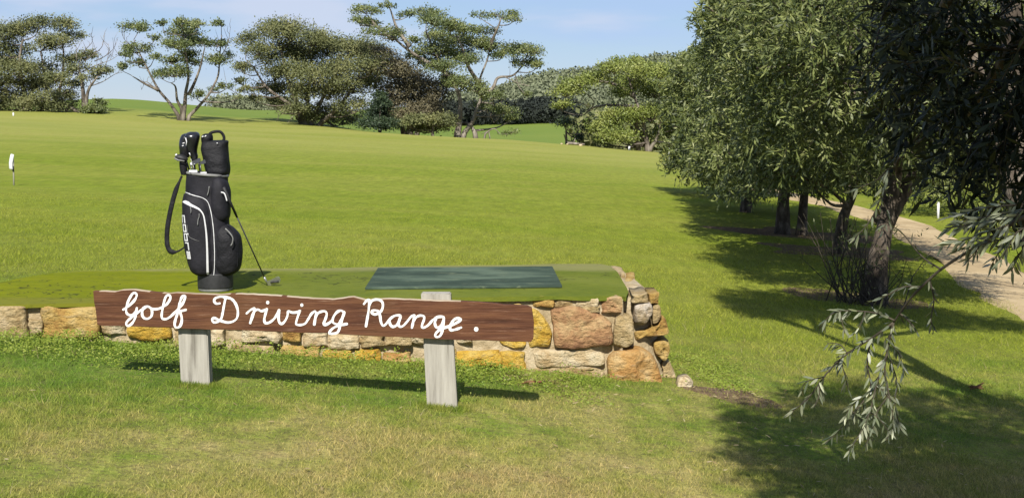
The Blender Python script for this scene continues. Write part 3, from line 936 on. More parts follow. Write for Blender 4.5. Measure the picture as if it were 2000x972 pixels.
cv = lambda ox, oy, s: (lambda p: (ox + p[0] / s, oy + p[1] / s))
c1, c2, c3, c4, c5 = cv(180, 560, 9.09), cv(400, 560, 9.72), cv(540, 570, 9.72), cv(700, 570, 9.72), cv(800, 580, 9.72)
LETTERS = [
    (c1, [[(555, 400), (600, 370), (680, 310), (755, 230), (793, 150), (770, 106), (720, 118), (670, 195), (628, 290), (605, 400), (622, 470), (680, 500), (740, 475), (785, 420), (795, 375)],
          [(795, 380), (778, 480), (755, 570), (705, 650), (640, 688), (606, 652), (640, 592), (720, 525), (800, 462), (880, 400)]]),
    (c1, [[(880, 405), (925, 362), (985, 346), (1040, 375), (1066, 440), (1050, 520), (985, 562), (920, 545), (890, 480), (905, 405), (960, 352)]]),
    (c1, [[(1030, 368), (1090, 392), (1180, 385), (1260, 350), (1330, 300), (1383, 220), (1390, 168), (1355, 142), (1312, 170), (1280, 260), (1255, 380), (1236, 500), (1250, 558), (1320, 566), (1400, 520)]]),
    (c1, [[(1400, 520), (1480, 440), (1550, 370), (1610, 290), (1645, 210), (1650, 164), (1615, 157), (1580, 210), (1550, 320), (1515, 470), (1475, 600), (1468, 680), (1495, 716), (1555, 700), (1590, 620), (1590, 530), (1562, 445)], [(1540, 425), (1600, 420), (1665, 405)]]),
    (c2, [[(285, 310), (220, 315), (180, 270), (200, 215), (290, 185), (400, 195), (500, 222), (570, 290), (615, 390), (630, 490), (610, 590), (540, 650), (440, 672), (340, 650), (260, 620), (190, 590), (150, 602), (145, 640), (180, 670), (250, 655), (312, 600), (340, 500), (365, 360), (395, 215)]]),
    (c2, [[(795, 500), (870, 435), (940, 405)], [(950, 420), (905, 560), (865, 680)], [(905, 545), (950, 455), (1010, 427), (1080, 455), (1165, 427)]]),
    (c2, [[(1178, 420), (1150, 520), (1130, 620), (1150, 680), (1220, 675), (1310, 610), (1380, 510), (1412, 445)]]),
    (c3, [[(50, 345), (40, 480), (55, 570), (100, 600), (160, 550), (210, 450), (225, 365), (300, 385), (390, 380), (440, 358)]]),
    (c3, [[(448, 355), (410, 450), (375, 570), (385, 615), (470, 620), (550, 590), (610, 500), (670, 405), (730, 362)]]),
    (c3, [[(757, 385), (740, 480), (720, 610)], [(737, 490), (790, 402), (860, 366), (930, 366), (955, 420), (930, 510), (900, 590), (930, 618), (1000, 585), (1048, 545)]]),
    (c3, [[(1285, 378), (1215, 350), (1140, 388), (1083, 470), (1066, 555), (1110, 598), (1180, 598), (1240, 500), (1290, 382), (1248, 520), (1210, 640), (1170, 750), (1100, 782), (1012, 782), (1015, 745), (1080, 680), (1180, 635), (1335, 602)]]),
    (c4, [[(105, 225), (150, 168), (200, 152), (205, 200), (195, 350), (170, 500), (145, 645)], [(205, 260), (240, 185), (310, 142), (400, 147), (455, 192), (465, 270), (440, 345), (380, 400), (310, 420), (258, 395), (270, 355), (330, 345), (385, 375), (412, 450), (428, 560), (462, 630), (510, 618), (570, 545)]]),
    (c4, [[(570, 545), (640, 475), (720, 440), (800, 450), (778, 540), (730, 622), (660, 655), (610, 620), (592, 560)], [(797, 460), (775, 540), (762, 620), (800, 655), (860, 630), (940, 540), (1000, 465), (1055, 440)]]),
    (c5, [[(90, 345), (70, 460), (45, 575)], [(77, 450), (130, 377), (200, 346), (270, 362), (275, 420), (245, 500), (236, 560), (270, 574), (350, 530), (430, 440)]]),
    (c5, [[(430, 440), (510, 385), (580, 368), (650, 385), (620, 500), (560, 570), (502, 560), (480, 480), (500, 415)], [(650, 390), (640, 500), (620, 640), (580, 728), (520, 754), (486, 728), (510, 670), (580, 612), (680, 572), (760, 545)]]),
    (c5, [[(760, 545), (880, 490), (958, 440), (968, 412), (920, 396), (850, 420), (790, 500), (766, 580), (790, 622), (870, 610), (980, 572)]]),
]
for cvf, paths in LETTERS:
    ribbon(paths, cvf, 4.6, 'letter', sign, M['paint'], SD, on_board)
for c_, r_ in ((c2((1195, 295)), 3.2), (c3((482, 246)), 3.0), (c5((1265, 605)), 4.3)):
    dot(c_, r_, on_board, 'painted_dot', sign, M['paint'])

# ------------------------------------------------------------------ golf bag and clubs
BD = 10.40
BS = 260.0
bag_o = GP(413, 571, DECK)
bag_o = np.array([bag_o[0], BD, DECK + 0.001])


def bw(px, py, y=0.0):
    return bag_o + np.array([(px - 413) / BS, y, (572 - py) / BS])


bag = empty('golf_bag', bag_o, 'upright black golf cart bag with white piping standing on the mossy platform', 'golf bag')


def ring_fn(rings):
    r = np.array(sorted([(572 - py) / BS for py, *_ in rings]))
    tab = np.array(sorted([((572 - py) / BS, ((xl + xr) / 2 - 413) / BS, cy, (xr - xl) / 2 / BS, ry) for py, xl, xr, cy, ry in rings]))
    return tab


def loft(rings, name, mat, parent, p=2.6, nseg=44, wr=0.0, seed=0, sub=4):
    tab = ring_fn(rings)
    zs = []
    for i in range(len(tab) - 1):
        zs += list(np.linspace(tab[i, 0], tab[i + 1, 0], sub, endpoint=False))
    zs.append(tab[-1, 0])
    zs = np.array(zs)
    sp = spline(tab, sub)
    V = []
    for row in sp:
        z, cx, cy, rx, ry = row
        for k in range(nseg):
            a = 2 * math.pi * k / nseg
            ca, sa = math.cos(a), math.sin(a)
            x = cx + rx * math.copysign(abs(ca) ** (2 / p), ca)
            y = cy + ry * math.copysign(abs(sa) ** (2 / p), sa)
            V.append(bag_o + np.array([x, y, z]))
    V = np.array(V)
    if wr:
        V = V + np.stack([vnoise(V * 13 + seed, 1), vnoise(V * np.array([9, 9, 22]) + seed, 2) * 1.6, vnoise(V * 11 + seed, 3) * .5], 1) * wr
    m_ = len(sp)
    Fq = [[i * nseg + k, i * nseg + (k + 1) % nseg, (i + 1) * nseg + (k + 1) % nseg, (i + 1) * nseg + k] for i in range(m_ - 1) for k in range(nseg)]
    Fq.append(list(range(nseg))[::-1])
    Fq.append([(m_ - 1) * nseg + k for k in range(nseg)])
    return obj(name, V, Fq, mat, parent), tab


def front_y(tabs, x, z, p=2.6):
    best = 0.0
    for tab in tabs:
        if z < tab[0, 0] or z > tab[-1, 0]: continue
        cx, cy, rx, ry = (np.interp(z, tab[:, 0], tab[:, k]) for k in (1, 2, 3, 4))
        u_ = abs((x - cx) / rx)
        if u_ >= 1: u_ = 0.999
        best = min(best, cy - ry * (1 - u_ ** p) ** (1 / p))
    return best


core_r = [(541, 379, 447, 0, .125), (530, 371, 447, 0, .13), (505, 364, 446, 0, .14), (470, 358, 444, 0, .145), (430, 357, 442, 0, .14), (400, 358, 441, 0, .135), (375, 360, 441, 0, .13), (356, 361, 441, 0, .128), (345, 362, 441, 0, .127)]
body, tab_core = loft(core_r, 'body', M['fabric'], bag, wr=.002)
pan_r = [(539, 380, 412, -.06, .085), (532, 371, 417, -.06, .105), (515, 364, 419, -.055, .118), (480, 358, 420, -.055, .122), (440, 356, 419, -.055, .122), (412, 356, 415, -.055, .115), (395, 357, 408, -.055, .10), (381, 360, 396, -.055, .085)]
panel, tab_pan = loft(pan_r, 'front_pocket', M['fabric'], bag, wr=.0025, seed=3)
loft([(437, 424, 438, -.03, .06), (427, 413, 445, -.03, .10), (405, 409, 447, -.03, .115), (378, 409, 447, -.03, .115), (358, 412, 442, -.03, .10), (350, 418, 434, -.03, .075)], 'side_pocket', M['fabric'], bag, wr=.003, seed=5)
loft([(539, 420, 452, -.025, .085), (531, 413, 462, -.025, .105), (512, 410, 467, -.025, .115), (485, 410, 468, -.025, .118), (464, 411, 465, -.025, .11), (449, 413, 453, -.025, .09), (440, 417, 440, -.025, .06)], 'ball_pocket', M['fabric_dark'], bag, wr=.004, seed=8)
loft([(566, 380, 447, 0, .130), (560, 379.5, 447.5, 0, .131), (545, 379.5, 447.5, 0, .131), (537, 380, 447, 0, .130)], 'base', M['rubber'], bag, p=2.3)
loft([(572, 382, 445, 0, .124), (568, 381, 446, 0, .127), (565.5, 382, 445, 0, .124)], 'base_ring', M['grey_plastic'], bag, p=2.3)
# open rim
mb = MB()
rim = []
for k in range(41):
    a = 2 * math.pi * k / 40
    rim.append(bw(401.5 + 39.5 * math.cos(a), 344 + 3.5 * math.cos(a), 0.128 * math.sin(a)))
mb.tube(rim, 0.012, 8, cap=False)
mb.build('rim', M['grey_plastic'], bag)
tabs = [tab_core, tab_pan]


def on_bag(p, e):
    x, z = (p[0] - 413) / BS, (572 - p[1]) / BS
    return bag_o + np.array([x, front_y(tabs, x, z) - 0.004 - e, z])


ident = lambda p: p
ribbon([[(362, 378), (372, 380), (386, 384), (399, 388), (408, 394), (413, 405), (417, 425), (420, 455), (421, 490), (420, 520), (418, 538)]], ident, 1.2, 'piping', bag, M['white'], 0, on_bag, .004)


def taper(pts, ws, name, mat, lift=.003):
    s = spline(np.array(pts, float), 6)
    w = np.interp(np.linspace(0, 1, len(s)), np.linspace(0, 1, len(ws)), ws)
    tg = unit(np.gradient(s, axis=0))
    nx = np.stack([-tg[:, 1], tg[:, 0]], 1)
    V = [on_bag(p, lift) for p in s + nx * w[:, None] / 2] + [on_bag(p, lift) for p in s - nx * w[:, None] / 2]
    q = len(s)
    return obj(name, V, [[i, i + 1, q + i + 1, q + i] for i in range(q - 1)], mat, bag, False)


taper([(360, 396), (366, 396), (372, 398), (379, 402), (388, 406), (396, 411), (402, 420), (405, 435), (407, 455), (408, 480), (408, 510), (407.5, 537)], [1.5, 6, 6.5, 4.6, 3.6, 2.6, 2.1, 2.3, 2.7, 3.1, 3.5, 3.8], 'zip_trim', M['white'])
taper([(371, 440), (371.5, 455), (375, 463), (385, 468), (394, 471)], [.5, .9, .9, .7, .3], 'seam', M['grey_plastic'], .002)
for pts in ([(395, 418), (395, 424), (393, 430), (392, 440)], [(378, 405), (379.5, 412), (379, 417)], [(413, 366), (412, 374), (409, 384)]):
    mb = MB(); mb.tube([on_bag(p, .010) for p in spline(pts, 4)], .0035, 6); mb.build('zip_pull', M['grey_plastic'], bag)
mb = MB(); mb.tube([bw(x, y, -.168) for x, y in spline([(444, 447), (452, 455), (458, 465), (457, 475), (454, 480)], 4)], .005, 6); mb.build('zip_pull', M['grey_plastic'], bag)
mb = MB(); mb.tube([bw(x, y, -.165) for x, y in spline([(437, 377), (443, 379), (446, 386), (448, 394)], 4)], .005, 6); mb.build('carry_clip', M['white'], bag)
mb = MB(); mb.tube([bw(x, y, -.10) for x, y in spline([(444, 440), (455, 452), (461, 470), (463, 500), (462, 525)], 5)], .004, 6); mb.build('pocket_seam', M['fabric_dark'], bag)
# the letters down the side of the bag: each glyph's right is downwards, its top to the right
GLY = {'c': [[(1, 1), (0, 1), (0, 0), (1, 0)]], 'o': [[(0, 0), (0, 1), (1, 1), (1, 0), (0, 0)]], 'b': [[(0, 1.5), (0, 0), (1, 0), (1, 1), (0, 1)]], 'r': [[(0, 0), (0, 1), (1, 1)]], 'a': [[(0, 1), (1, 1), (1, 0), (0, 0), (0, .5), (1, .5)]]}
for k, ch in enumerate('cobra'):
    y0 = 422.5 + k * 17.4
    mb = MB()
    for path in GLY[ch]:
        pp = [(358.9 + k * 2.35 + gy * 5.6 + gx * 1.3, y0 + gx * 12.8) for gx, gy in path]
        for a, b in zip(pp[:-1], pp[1:]):
            a, b = np.array(a), np.array(b)
            t_ = unit(b - a)
            nx = np.array([-t_[1], t_[0]]) * 1.15
            a2, b2 = a - t_ * 1.15, b + t_ * 1.15
            mid = [a2 + (b2 - a2) * s for s in (0, .33, .66, 1)]
            lf = .003 + len(mb.v) * .0003
            mb.add([on_bag(m_ + nx, lf) for m_ in mid] + [on_bag(m_ - nx, lf) for m_ in mid], [[i, i + 1, 5 + i, 4 + i] for i in range(3)])
    mb.build('letter', M['white'], bag, False)
# shoulder strap hanging off the left
mb = MB()
mb.tube([bw(x, y, -.03) for x, y in spline([(354, 347), (349, 358), (342, 374), (335, 396), (328, 424), (323, 452), (322, 478), (326, 492), (333, 496), (344, 494), (357, 486)], 5)], np.interp(np.linspace(0, 1, 51), [0, .1, .2, .8, .88, 1], [.008, .009, .018, .019, .007, .006]), 8, flat=(1.0, .35))
mb.build('strap', M['fabric_dark'], bag)
# rain hood folded up at the right, with its loop
loft([(352, 408, 440, .02, .07), (343, 401, 443, .01, .10), (330, 397, 444, .01, .11), (315, 394, 444, .01, .108), (300, 393, 443, .01, .103), (288, 393, 443, .01, .095), (280, 393, 444, .01, .08), (278, 396, 441, .01, .05)], 'rain_hood', M['fabric_dark'], bag, p=3.0, wr=.008, seed=4)
loft([(285, 392, 414, 0, .06), (275, 391, 415, 0, .065), (268, 393, 414, 0, .05), (265, 398, 410, 0, .03)], 'hood_collar', M['fabric_dark'], bag, p=2.2, wr=.006, seed=14)
mb = MB(); mb.tube([bw(x, y, 0) for x, y in spline([(405, 274), (409, 265), (418, 261.5), (428, 261.5), (434, 267), (436, 275), (432, 283)], 5)], .011, 8, flat=(1.0, .55)); mb.build('carry_loop', M['fabric_dark'], bag)
for x, y in ((398, 271), (403.5, 270)):
    mb = MB(); mb.tube([bw(x - 1.5, y + 1, -.062), bw(x + 1.5, y - 1, -.066)], .005, 6); mb.build('hood_mark', M['white'], bag)
mb = MB(); mb.tube([bw(427, 283, -.085), bw(427.4, 284, -.09)], .005, 6); mb.build('hood_stud', M['white'], bag)

# covered woods and bare irons standing in the bag
def wood(label, rings, shaft, marks, seed, mat):
    o_ = empty('golf_wood', bw(shaft[0], shaft[1], shaft[2]), label, 'golf club', 'clubs standing in the golf bag')
    loft(rings, 'head_cover', mat, o_, p=2.2, wr=.005, seed=seed)
    mb = MB(); mb.tube([bw(shaft[0], shaft[1], shaft[2]), bw(shaft[3], shaft[4], shaft[2])], .007, 6); mb.build('shaft', M['dark_steel'], o_)
    for pth in marks:
        mb = MB(); mb.tube([bw(*q_) for q_ in pth], .0042, 6); mb.build('cover_mark', M['white'], o_)


wood('glossy black headcover with a white stripe, tallest cover in the golf bag', [(322, 374, 383, -.02, .02), (310, 370, 385, -.02, .035), (300, 367, 383, -.02, .05), (285, 364, 386, -.02, .06), (272, 362, 389, -.02, .062), (265, 364, 388, -.02, .045), (262, 370, 383, -.02, .025)], (378, 318, -.02, 380, 350), [[(366, 273, -.082), (368, 280, -.086), (367, 288, -.086)], [(372, 302, -.075), (374, 308, -.068)]], 21, M['gloss_black'])
wood('dark blue-black headcover leaning left of the tallest cover in the golf bag', [(312, 350, 367, .01, .035), (300, 348, 370, .01, .05), (288, 347, 371, .01, .055), (276, 349, 372, .01, .052), (268, 353, 371, .01, .035), (265, 358, 368, .01, .02)], (359, 312, .01, 370, 350), [[(358, 284, -.050), (362, 283, -.052)], [(357, 289, -.050), (360, 288, -.050)]], 25, M['gloss_black'])
po = empty('golf_putter', bw(356, 318, -.05), 'putter with grey head and black sock, lowest at the bag mouth', 'golf club', 'clubs standing in the golf bag')
loft([(318, 348, 366, -.06, .03), (314, 344, 368, -.06, .045), (309, 344, 364, -.06, .045), (305, 347, 358, -.06, .03)], 'head', M['rubber'], po, p=2.6)
mb = MB(); mb.tube([bw(345, 312, -.108), bw(352, 316, -.108), (bw(364, 318, -.105))], .006, 6); mb.build('sole_rail', M['grey_plastic'], po)
mb = MB(); mb.tube([bw(346, 307, -.085), bw(349, 305, -.085)], .008, 6); mb.build('alignment_mark', M['white'], po)
loft([(345, 354, 366, -.05, .03), (335, 352, 366, -.05, .032), (322, 351, 365, -.05, .03), (317, 352, 363, -.05, .02)], 'sock', M['fabric_dark'], po, p=2.2, wr=.003)


def iron_head(root, base, up, flip, mat, scale=1.0, thick=.012):
    """blade outline standing on its hosel"""
    prof = np.array([(0, 0), (.004, .018), (.022, .026), (.060, .046), (.074, .044), (.080, .026), (.072, .006), (.040, -.006), (.010, -.008)]) * scale
    prof = spline(prof, 3, True)
    V = []
    for e in (-thick / 2, thick / 2):
        for x, z in prof:
            V.append(base + up(x * flip, e + (z * .12), z))
    n_ = len(prof)
    Fq = [list(range(n_))[::-1], list(range(n_, 2 * n_))] + [[i, (i + 1) % n_, n_ + (i + 1) % n_, n_ + i] for i in range(n_)]
    return obj('head', V, Fq, mat, root, False)


for i, (x, y, yd, fl, what) in enumerate([(372, 322, -.05, 1, 'leftmost'), (379, 319, -.09, 1, 'second from left'), (387, 317, -.03, -1, 'third from left'), (393, 320, -.08, 1, 'fourth from left'), (400, 325, .0, 1, 'rightmost')]):
    io = empty('golf_iron', bw(x, y, yd), 'bare steel iron head at the bag mouth, %s of five' % what, 'golf club', 'clubs standing in the golf bag')
    mb = MB(); mb.tube([bw(x, y, yd), bw(x + (400 - x) * .25, 352, yd)], .006, 6); mb.build('shaft', M['dark_steel'], io)
    iron_head(io, bw(x, y + 2, yd), lambda a, b, c: np.array([a, b, c]), fl, M['steel'] if i % 2 == 0 else M['dark_steel'], .72)
for x0, x1, y_ in ((373, 389, 337), (395, 407, 341)):
    to = empty('club_label', bw(x0, y_, -.1), 'white %s tag at the bag mouth' % ('larger' if x0 < 380 else 'smaller'), 'tag')
    mb = MB(); mb.box(bw(x0, y_ + 2.2, -.112), bw(x1, y_ - 2.2, -.104)); mb.build('plate', M['white'], to, False)
    mb = MB(); mb.tube([bw(x0 + 3, y_ + 1, -.106), bw(x0 + 4, y_ + 7, -.118)], .003, 5); mb.build('cord', M['rubber'], to)

# the iron leaning on the bag
ch = GP(522, 558, DECK)
clb = empty('leaning_iron', ch, 'single iron with black shaft leaning against the right of the golf bag', 'golf club')
tp = bw(440, 368, -.13)
hs = ch + np.array([0.0, 0, .018])
dv = (tp - hs)
mb = MB(); mb.tube([hs, hs + dv * .70], .0055, 8); mb.build('shaft', M['dark_steel'], clb)
mb = MB(); mb.tube([hs + dv * .70, hs + dv * 1.0], [.0085, .0125], 8); mb.build('grip', M['rubber'], clb)
mb = MB(); mb.tube([hs - dv * .012, hs + dv * .07], .0085, 8); mb.build('hosel', M['steel'], clb)
iron_head(clb, ch + np.array([0, 0, .014]), lambda a, b, c: np.array([a, b - c * .5, c]), 1, M['steel'], 1.3)
mb = MB(); mb.tube([ch + np.array([.03, -.022, .028]), ch + np.array([.095, -.03, .038])], .006, 6); mb.build('cavity_badge', M['rubber'], clb)

# ------------------------------------------------------------------ trees of the far edge
TD = 128.0


def pad_tree(name, label, cat, d, trunks, pads, leaf, bark, dens=1.5, size=0.19, spread=3.0, bare=(), tr=0.30, seed=0, group=None, ground=True, twigs=True, leafmatname='crown', full=1.1):
    """a tree whose limbs carry separate umbrella-like pads of foliage.
    trunks: polylines in photograph points from the foot up; pads: (px, py, rx, ry)."""
    rg = np.random.default_rng(seed + 100)
    m2 = d / F
    foot = P(trunks[0][0][0], trunks[0][0][1], d) if trunks else P(pads[0][0], pads[0][1] + pads[0][3], d)
    foot[2] = H(foot[0], foot[1])
    root = empty(name, foot, label, cat, group)
    skel = []
    tb = MB()
    nt_ = 0
    for ti, tk in enumerate(trunks):
        off = 0.0 if ti == 0 else rg.uniform(-.6, .6) * spread
        pts = spline(np.array(tk, float), 5)
        s = np.linspace(0, 1, len(pts))
        wp = np.array([P(x, y, d + off * u_) for (x, y), u_ in zip(pts, s)])
        if ti == 0 or tk[0][1] > 200:
            wp[0][2] = min(wp[0][2], float(H(wp[0][0], wp[0][1])) - 0.25)
        wp = wp + np.stack([vnoise(wp * .8 + seed, 1), vnoise(wp * .8 + seed, 2), vnoise(wp * .8 + seed, 3) * .3], 1) * 0.10 * s[:, None]
        r0 = tr if ti == 0 else tr * 0.72
        rad = r0 * (1 - 0.72 * s) * (1 + .35 * np.exp(-s * 9))
        b_ = MB()
        b_.tube(wp, rad, 8)
        b_.build('trunk' if ti == 0 else 'limb', bark, root)
        for k in range(2, len(wp)):
            skel.append((wp[k], rad[k]))
    lv, lf = [], []
    nlv = 0
    br = MB()
    LP, LA, LN, LS = [], [], [], []
    sk = np.array([a for a, b in skel]) if skel else np.array([foot])
    sr = np.array([b for a, b in skel]) if skel else np.array([tr])
    for pi, (px, py, rx, ry) in enumerate(pads):
        off = rg.uniform(-1, 1) * spread
        c = P(px, py, d + off)
        a, b, h_ = rx * m2, rx * m2 * rg.uniform(.75, 1.1), ry * m2 * full
        under = c + np.array([0, 0, -h_ * .75])
        cost = np.linalg.norm((sk - under) * np.array([1, .6, 1]), axis=1) + np.where(sk[:, 2] > under[2] - .1, 1.5, 0)
        j = int(np.argmin(cost))
        s0 = sk[j]
        dist = np.linalg.norm(under - s0)
        if dist > .25:
            mid = (s0 + under) / 2 + np.array([rg.normal() * .12 * dist, rg.normal() * .1 * dist, -.06 * dist])
            path = spline([s0, mid, under], 5)
            r1 = min(sr[j] * .7, .035 + .022 * dist)
            br.tube(path, np.linspace(r1, .028, len(path)), 5)
        ncl = max(5, int(rx * ry / 22))
        ph = rg.uniform(0, 2 * math.pi, ncl)
        rho = np.sqrt(rg.uniform(0, 1, ncl))
        cl = np.stack([a * rho * np.cos(ph), b * rho * np.sin(ph), h_ * (.75 * np.sqrt(np.maximum(0, 1 - rho ** 2)) * rg.uniform(.55, 1, ncl) - .35 + rg.normal(0, .12, ncl))], 1)
        if twigs:
            for k in range(0, ncl, 1):
                e = c + cl[k]
                md = (under + e) / 2 + rg.normal(0, .08, 3) * a
                br.tube([under, md, e], [.026, .018, .010], 4, cap=False)
        nl = int(rx * ry * dens * 1.45 * (.23 / size) ** 2)
        wch = rg.integers(0, ncl, nl)
        sg = max(.17, .33 * math.sqrt(a * h_))
        pos = c + cl[wch] + rg.normal(0, 1, (nl, 3)) * np.array([sg * 1.15, sg * 1.15, sg * .72])
        outw = unit(pos - (c - np.array([0, 0, h_])))
        LP.append(pos); LA.append(unit(rg.normal(0, 1, (nl, 3)) + outw * .5)); LN.append(unit(rg.normal(0, 1, (nl, 3)) * .5 + outw + [0, -.2, .4]))
        LS.append(size * rg.uniform(.6, 1.35, nl))
    for path in bare:
        pts = spline(np.array(path, float), 5)
        wp = np.array([P(x, y, d + rg.uniform(-.2, .2)) for x, y in pts])
        br.tube(wp, np.linspace(.05, .012, len(wp)), 4)
        for k in range(2, len(wp), 2):
            e = wp[k] + np.array([rg.normal() * .5, rg.normal() * .5, abs(rg.normal()) * .7 + .2])
            br.tube([wp[k], (wp[k] + e) / 2 + rg.normal(0, .1, 3), e], [.022, .016, .008], 4, cap=False)
    if br.n:
        br.build('branches', bark, root)['kind'] = 'stuff'
    LP, LA, LN, LS = (np.concatenate(q_) for q_ in (LP, LA, LN, LS))
    if ground:
        keep = LP[:, 2] > H(LP[:, 0], LP[:, 1]) + 0.02
        LP, LA, LN, LS = LP[keep], LA[keep], LN[keep], LS[keep]
    v, f = leaves(LP, LA, LN, LS, LS * .55)
    o = obj(leafmatname, v, f, leaf, root, smooth=False)
    o['kind'] = 'stuff'
    return root


G_FAR = 'trees along the far edge of the field'
pad_tree('gum_tree', 'wide flat-topped dark gum tree at the far left edge', 'tree', TD + 6, [[(58, 223), (50, 195), (42, 160), (38, 120), (45, 80)], [(75, 223), (92, 195), (86, 145), (80, 100)], [(66, 222), (110, 190), (125, 120), (120, 80)]],
         [(10, 62, 35, 18), (45, 55, 30, 17), (75, 45, 28, 13), (115, 48, 30, 14), (25, 95, 28, 18), (5, 120, 30, 20), (108, 78, 34, 12), (140, 68, 22, 8), (80, 88, 26, 12), (40, 135, 30, 20), (12, 160, 30, 20), (80, 132, 28, 16), (60, 165, 35, 20), (25, 190, 35, 18), (95, 160, 25, 15), (-30, 80, 35, 22), (-40, 130, 35, 25), (-30, 185, 35, 25), (50, 200, 30, 18), (0, 205, 30, 14)],
         M['gum_brown'], M['bark'], 2.0, seed=1, full=1.3, group=G_FAR)
pad_tree('gum_tree', 'leaning gum tree with bare grey twigs right of the flat-topped tree', 'tree', TD + 4, [[(166, 223), (164, 195), (161, 165), (153, 130)], [(168, 222), (172, 180), (190, 150)], [(160, 222), (130, 205), (118, 190)]],
         [(130, 115, 22, 12), (165, 108, 25, 11), (150, 135, 25, 13), (200, 136, 20, 10), (110, 150, 25, 13), (176, 150, 20, 9), (140, 165, 22, 10), (118, 185, 28, 14), (130, 205, 28, 14), (90, 205, 28, 14), (95, 185, 25, 14)],
         M['gum_brown'], M['bark'], 1.8, seed=2, group=G_FAR,
         bare=[[(155, 125), (165, 100), (180, 82), (178, 65)], [(165, 120), (185, 105), (200, 90), (202, 70)], [(185, 120), (205, 110), (222, 95), (230, 76)], [(160, 140), (195, 125), (215, 118), (236, 105)], [(172, 170), (200, 160), (225, 145), (240, 142)], [(190, 150), (205, 130), (212, 105), (212, 85)], [(150, 120), (150, 100), (160, 80)]])
pad_tree('shrub', 'rounded green shrub at the foot of the leaning gum tree', 'shrub', TD + 3, [[(188, 224), (187, 212), (186, 205)]], [(184, 212, 18, 11), (198, 214, 14, 9), (190, 200, 14, 8), (176, 216, 16, 8)], M['gum'], M['bark'], 2.6, seed=3, spread=.8, group='shrubs along the far edge', tr=.1)
pad_tree('gum_tree', 'open gum tree with forked pale trunk standing alone on the skyline', 'tree', TD - 2, [[(357, 230), (361, 205), (363, 180), (368, 150), (362, 105), (360, 70)], [(351, 230), (334, 205), (310, 176), (291, 140), (276, 110), (262, 78)], [(366, 230), (386, 210), (410, 181), (425, 150), (428, 110), (433, 68)], [(357, 215), (346, 195), (343, 170), (334, 162)], [(369, 185), (383, 155), (394, 120), (400, 90)], [(310, 176), (285, 165), (260, 150)]],
         [(272, 52, 32, 9), (318, 45, 10, 7), (355, 44, 22, 9), (385, 48, 15, 9), (360, 62, 30, 15), (345, 85, 28, 13), (372, 80, 20, 13), (300, 75, 8, 8), (265, 95, 28, 11), (245, 106, 12, 7), (425, 85, 22, 9), (395, 80, 12, 7), (432, 46, 14, 6), (335, 118, 20, 9), (365, 105, 20, 11), (376, 120, 15, 9), (420, 118, 22, 12), (447, 108, 8, 8), (340, 140, 28, 13), (318, 146, 15, 11), (385, 185, 10, 11), (440, 168, 12, 8), (240, 132, 10, 9), (270, 122, 15, 9), (300, 110, 10, 8), (416, 175, 8, 5), (464, 190, 8, 3)],
         M['gum'], M['bark'], 1.9, seed=4, tr=.21, spread=2.2, group=G_FAR, bare=[[(432, 110), (445, 85), (450, 55)], [(265, 95), (245, 80), (238, 66)], [(300, 170), (285, 160), (278, 172)], [(430, 165), (450, 175), (468, 188)]])
pad_tree('gum_tree', 'broad dense olive-brown gum tree left of centre', 'tree', TD + 3, [[(596, 245), (586, 215), (574, 185), (560, 145), (548, 95)], [(602, 245), (626, 200), (650, 150), (662, 105)], [(610, 245), (601, 190), (610, 130), (600, 85)], [(620, 246), (655, 215), (690, 170), (710, 125)], [(590, 225), (560, 200), (520, 170), (495, 130)]],
         [(570, 60, 45, 20), (538, 56, 32, 16), (610, 75, 35, 18), (492, 75, 25, 13), (505, 95, 25, 13), (478, 132, 20, 12), (520, 112, 26, 14), (560, 92, 36, 20), (600, 108, 36, 22), (640, 90, 40, 20), (680, 95, 40, 20), (712, 95, 34, 18), (722, 125, 32, 20), (662, 130, 42, 25), (612, 145, 36, 20), (570, 135, 30, 20), (535, 142, 26, 16), (520, 172, 26, 14), (556, 170, 30, 16), (600, 180, 30, 18), (640, 175, 36, 20), (690, 160, 36, 22), (732, 155, 26, 18), (545, 200, 26, 14), (580, 212, 26, 13), (640, 215, 32, 16), (692, 205, 32, 16), (470, 158, 12, 7), (503, 192, 12, 8), (484, 175, 12, 7), (610, 228, 30, 12), (670, 232, 34, 12)],
         M['gum_brown'], M['bark'], 2.2, seed=5, tr=.30, spread=4.5, full=1.35, group=G_FAR, bare=[[(586, 215), (570, 214), (550, 222), (540, 238)], [(585, 218), (572, 228), (562, 240)], [(520, 170), (500, 160), (482, 150)]])
pad_tree('bush', 'greyish brown bushy tree between the two tall gum trees', 'tree', TD + 2, [[(800, 258), (800, 225), (795, 190), (785, 150)], [(812, 258), (835, 220), (855, 185)], [(790, 257), (770, 220), (762, 180)]],
         [(760, 128, 32, 24), (792, 148, 32, 24), (770, 172, 32, 20), (822, 165, 32, 22), (850, 190, 30, 20), (800, 195, 32, 18), (762, 200, 22, 15), (830, 215, 36, 18), (872, 165, 20, 18), (745, 105, 28, 14), (790, 225, 30, 16)],
         M['gum_grey'], M['bark'], 2.1, seed=6, spread=3.2, full=1.3, group=G_FAR, bare=[[(770, 160), (765, 140), (772, 125)], [(800, 180), (812, 165), (815, 150)]])
pad_tree('shrub', 'dark green conical shrub in front of the dense gum trees', 'shrub', TD - 3, [[(742, 254), (742, 230), (742, 200)]], [(742, 188, 11, 12), (742, 204, 19, 14), (738, 222, 26, 15), (738, 240, 32, 12), (765, 245, 22, 9)], M['shrub_dark'], M['bark'], 3.2, seed=7, spread=1.2, tr=.12, group='shrubs along the far edge', twigs=False)
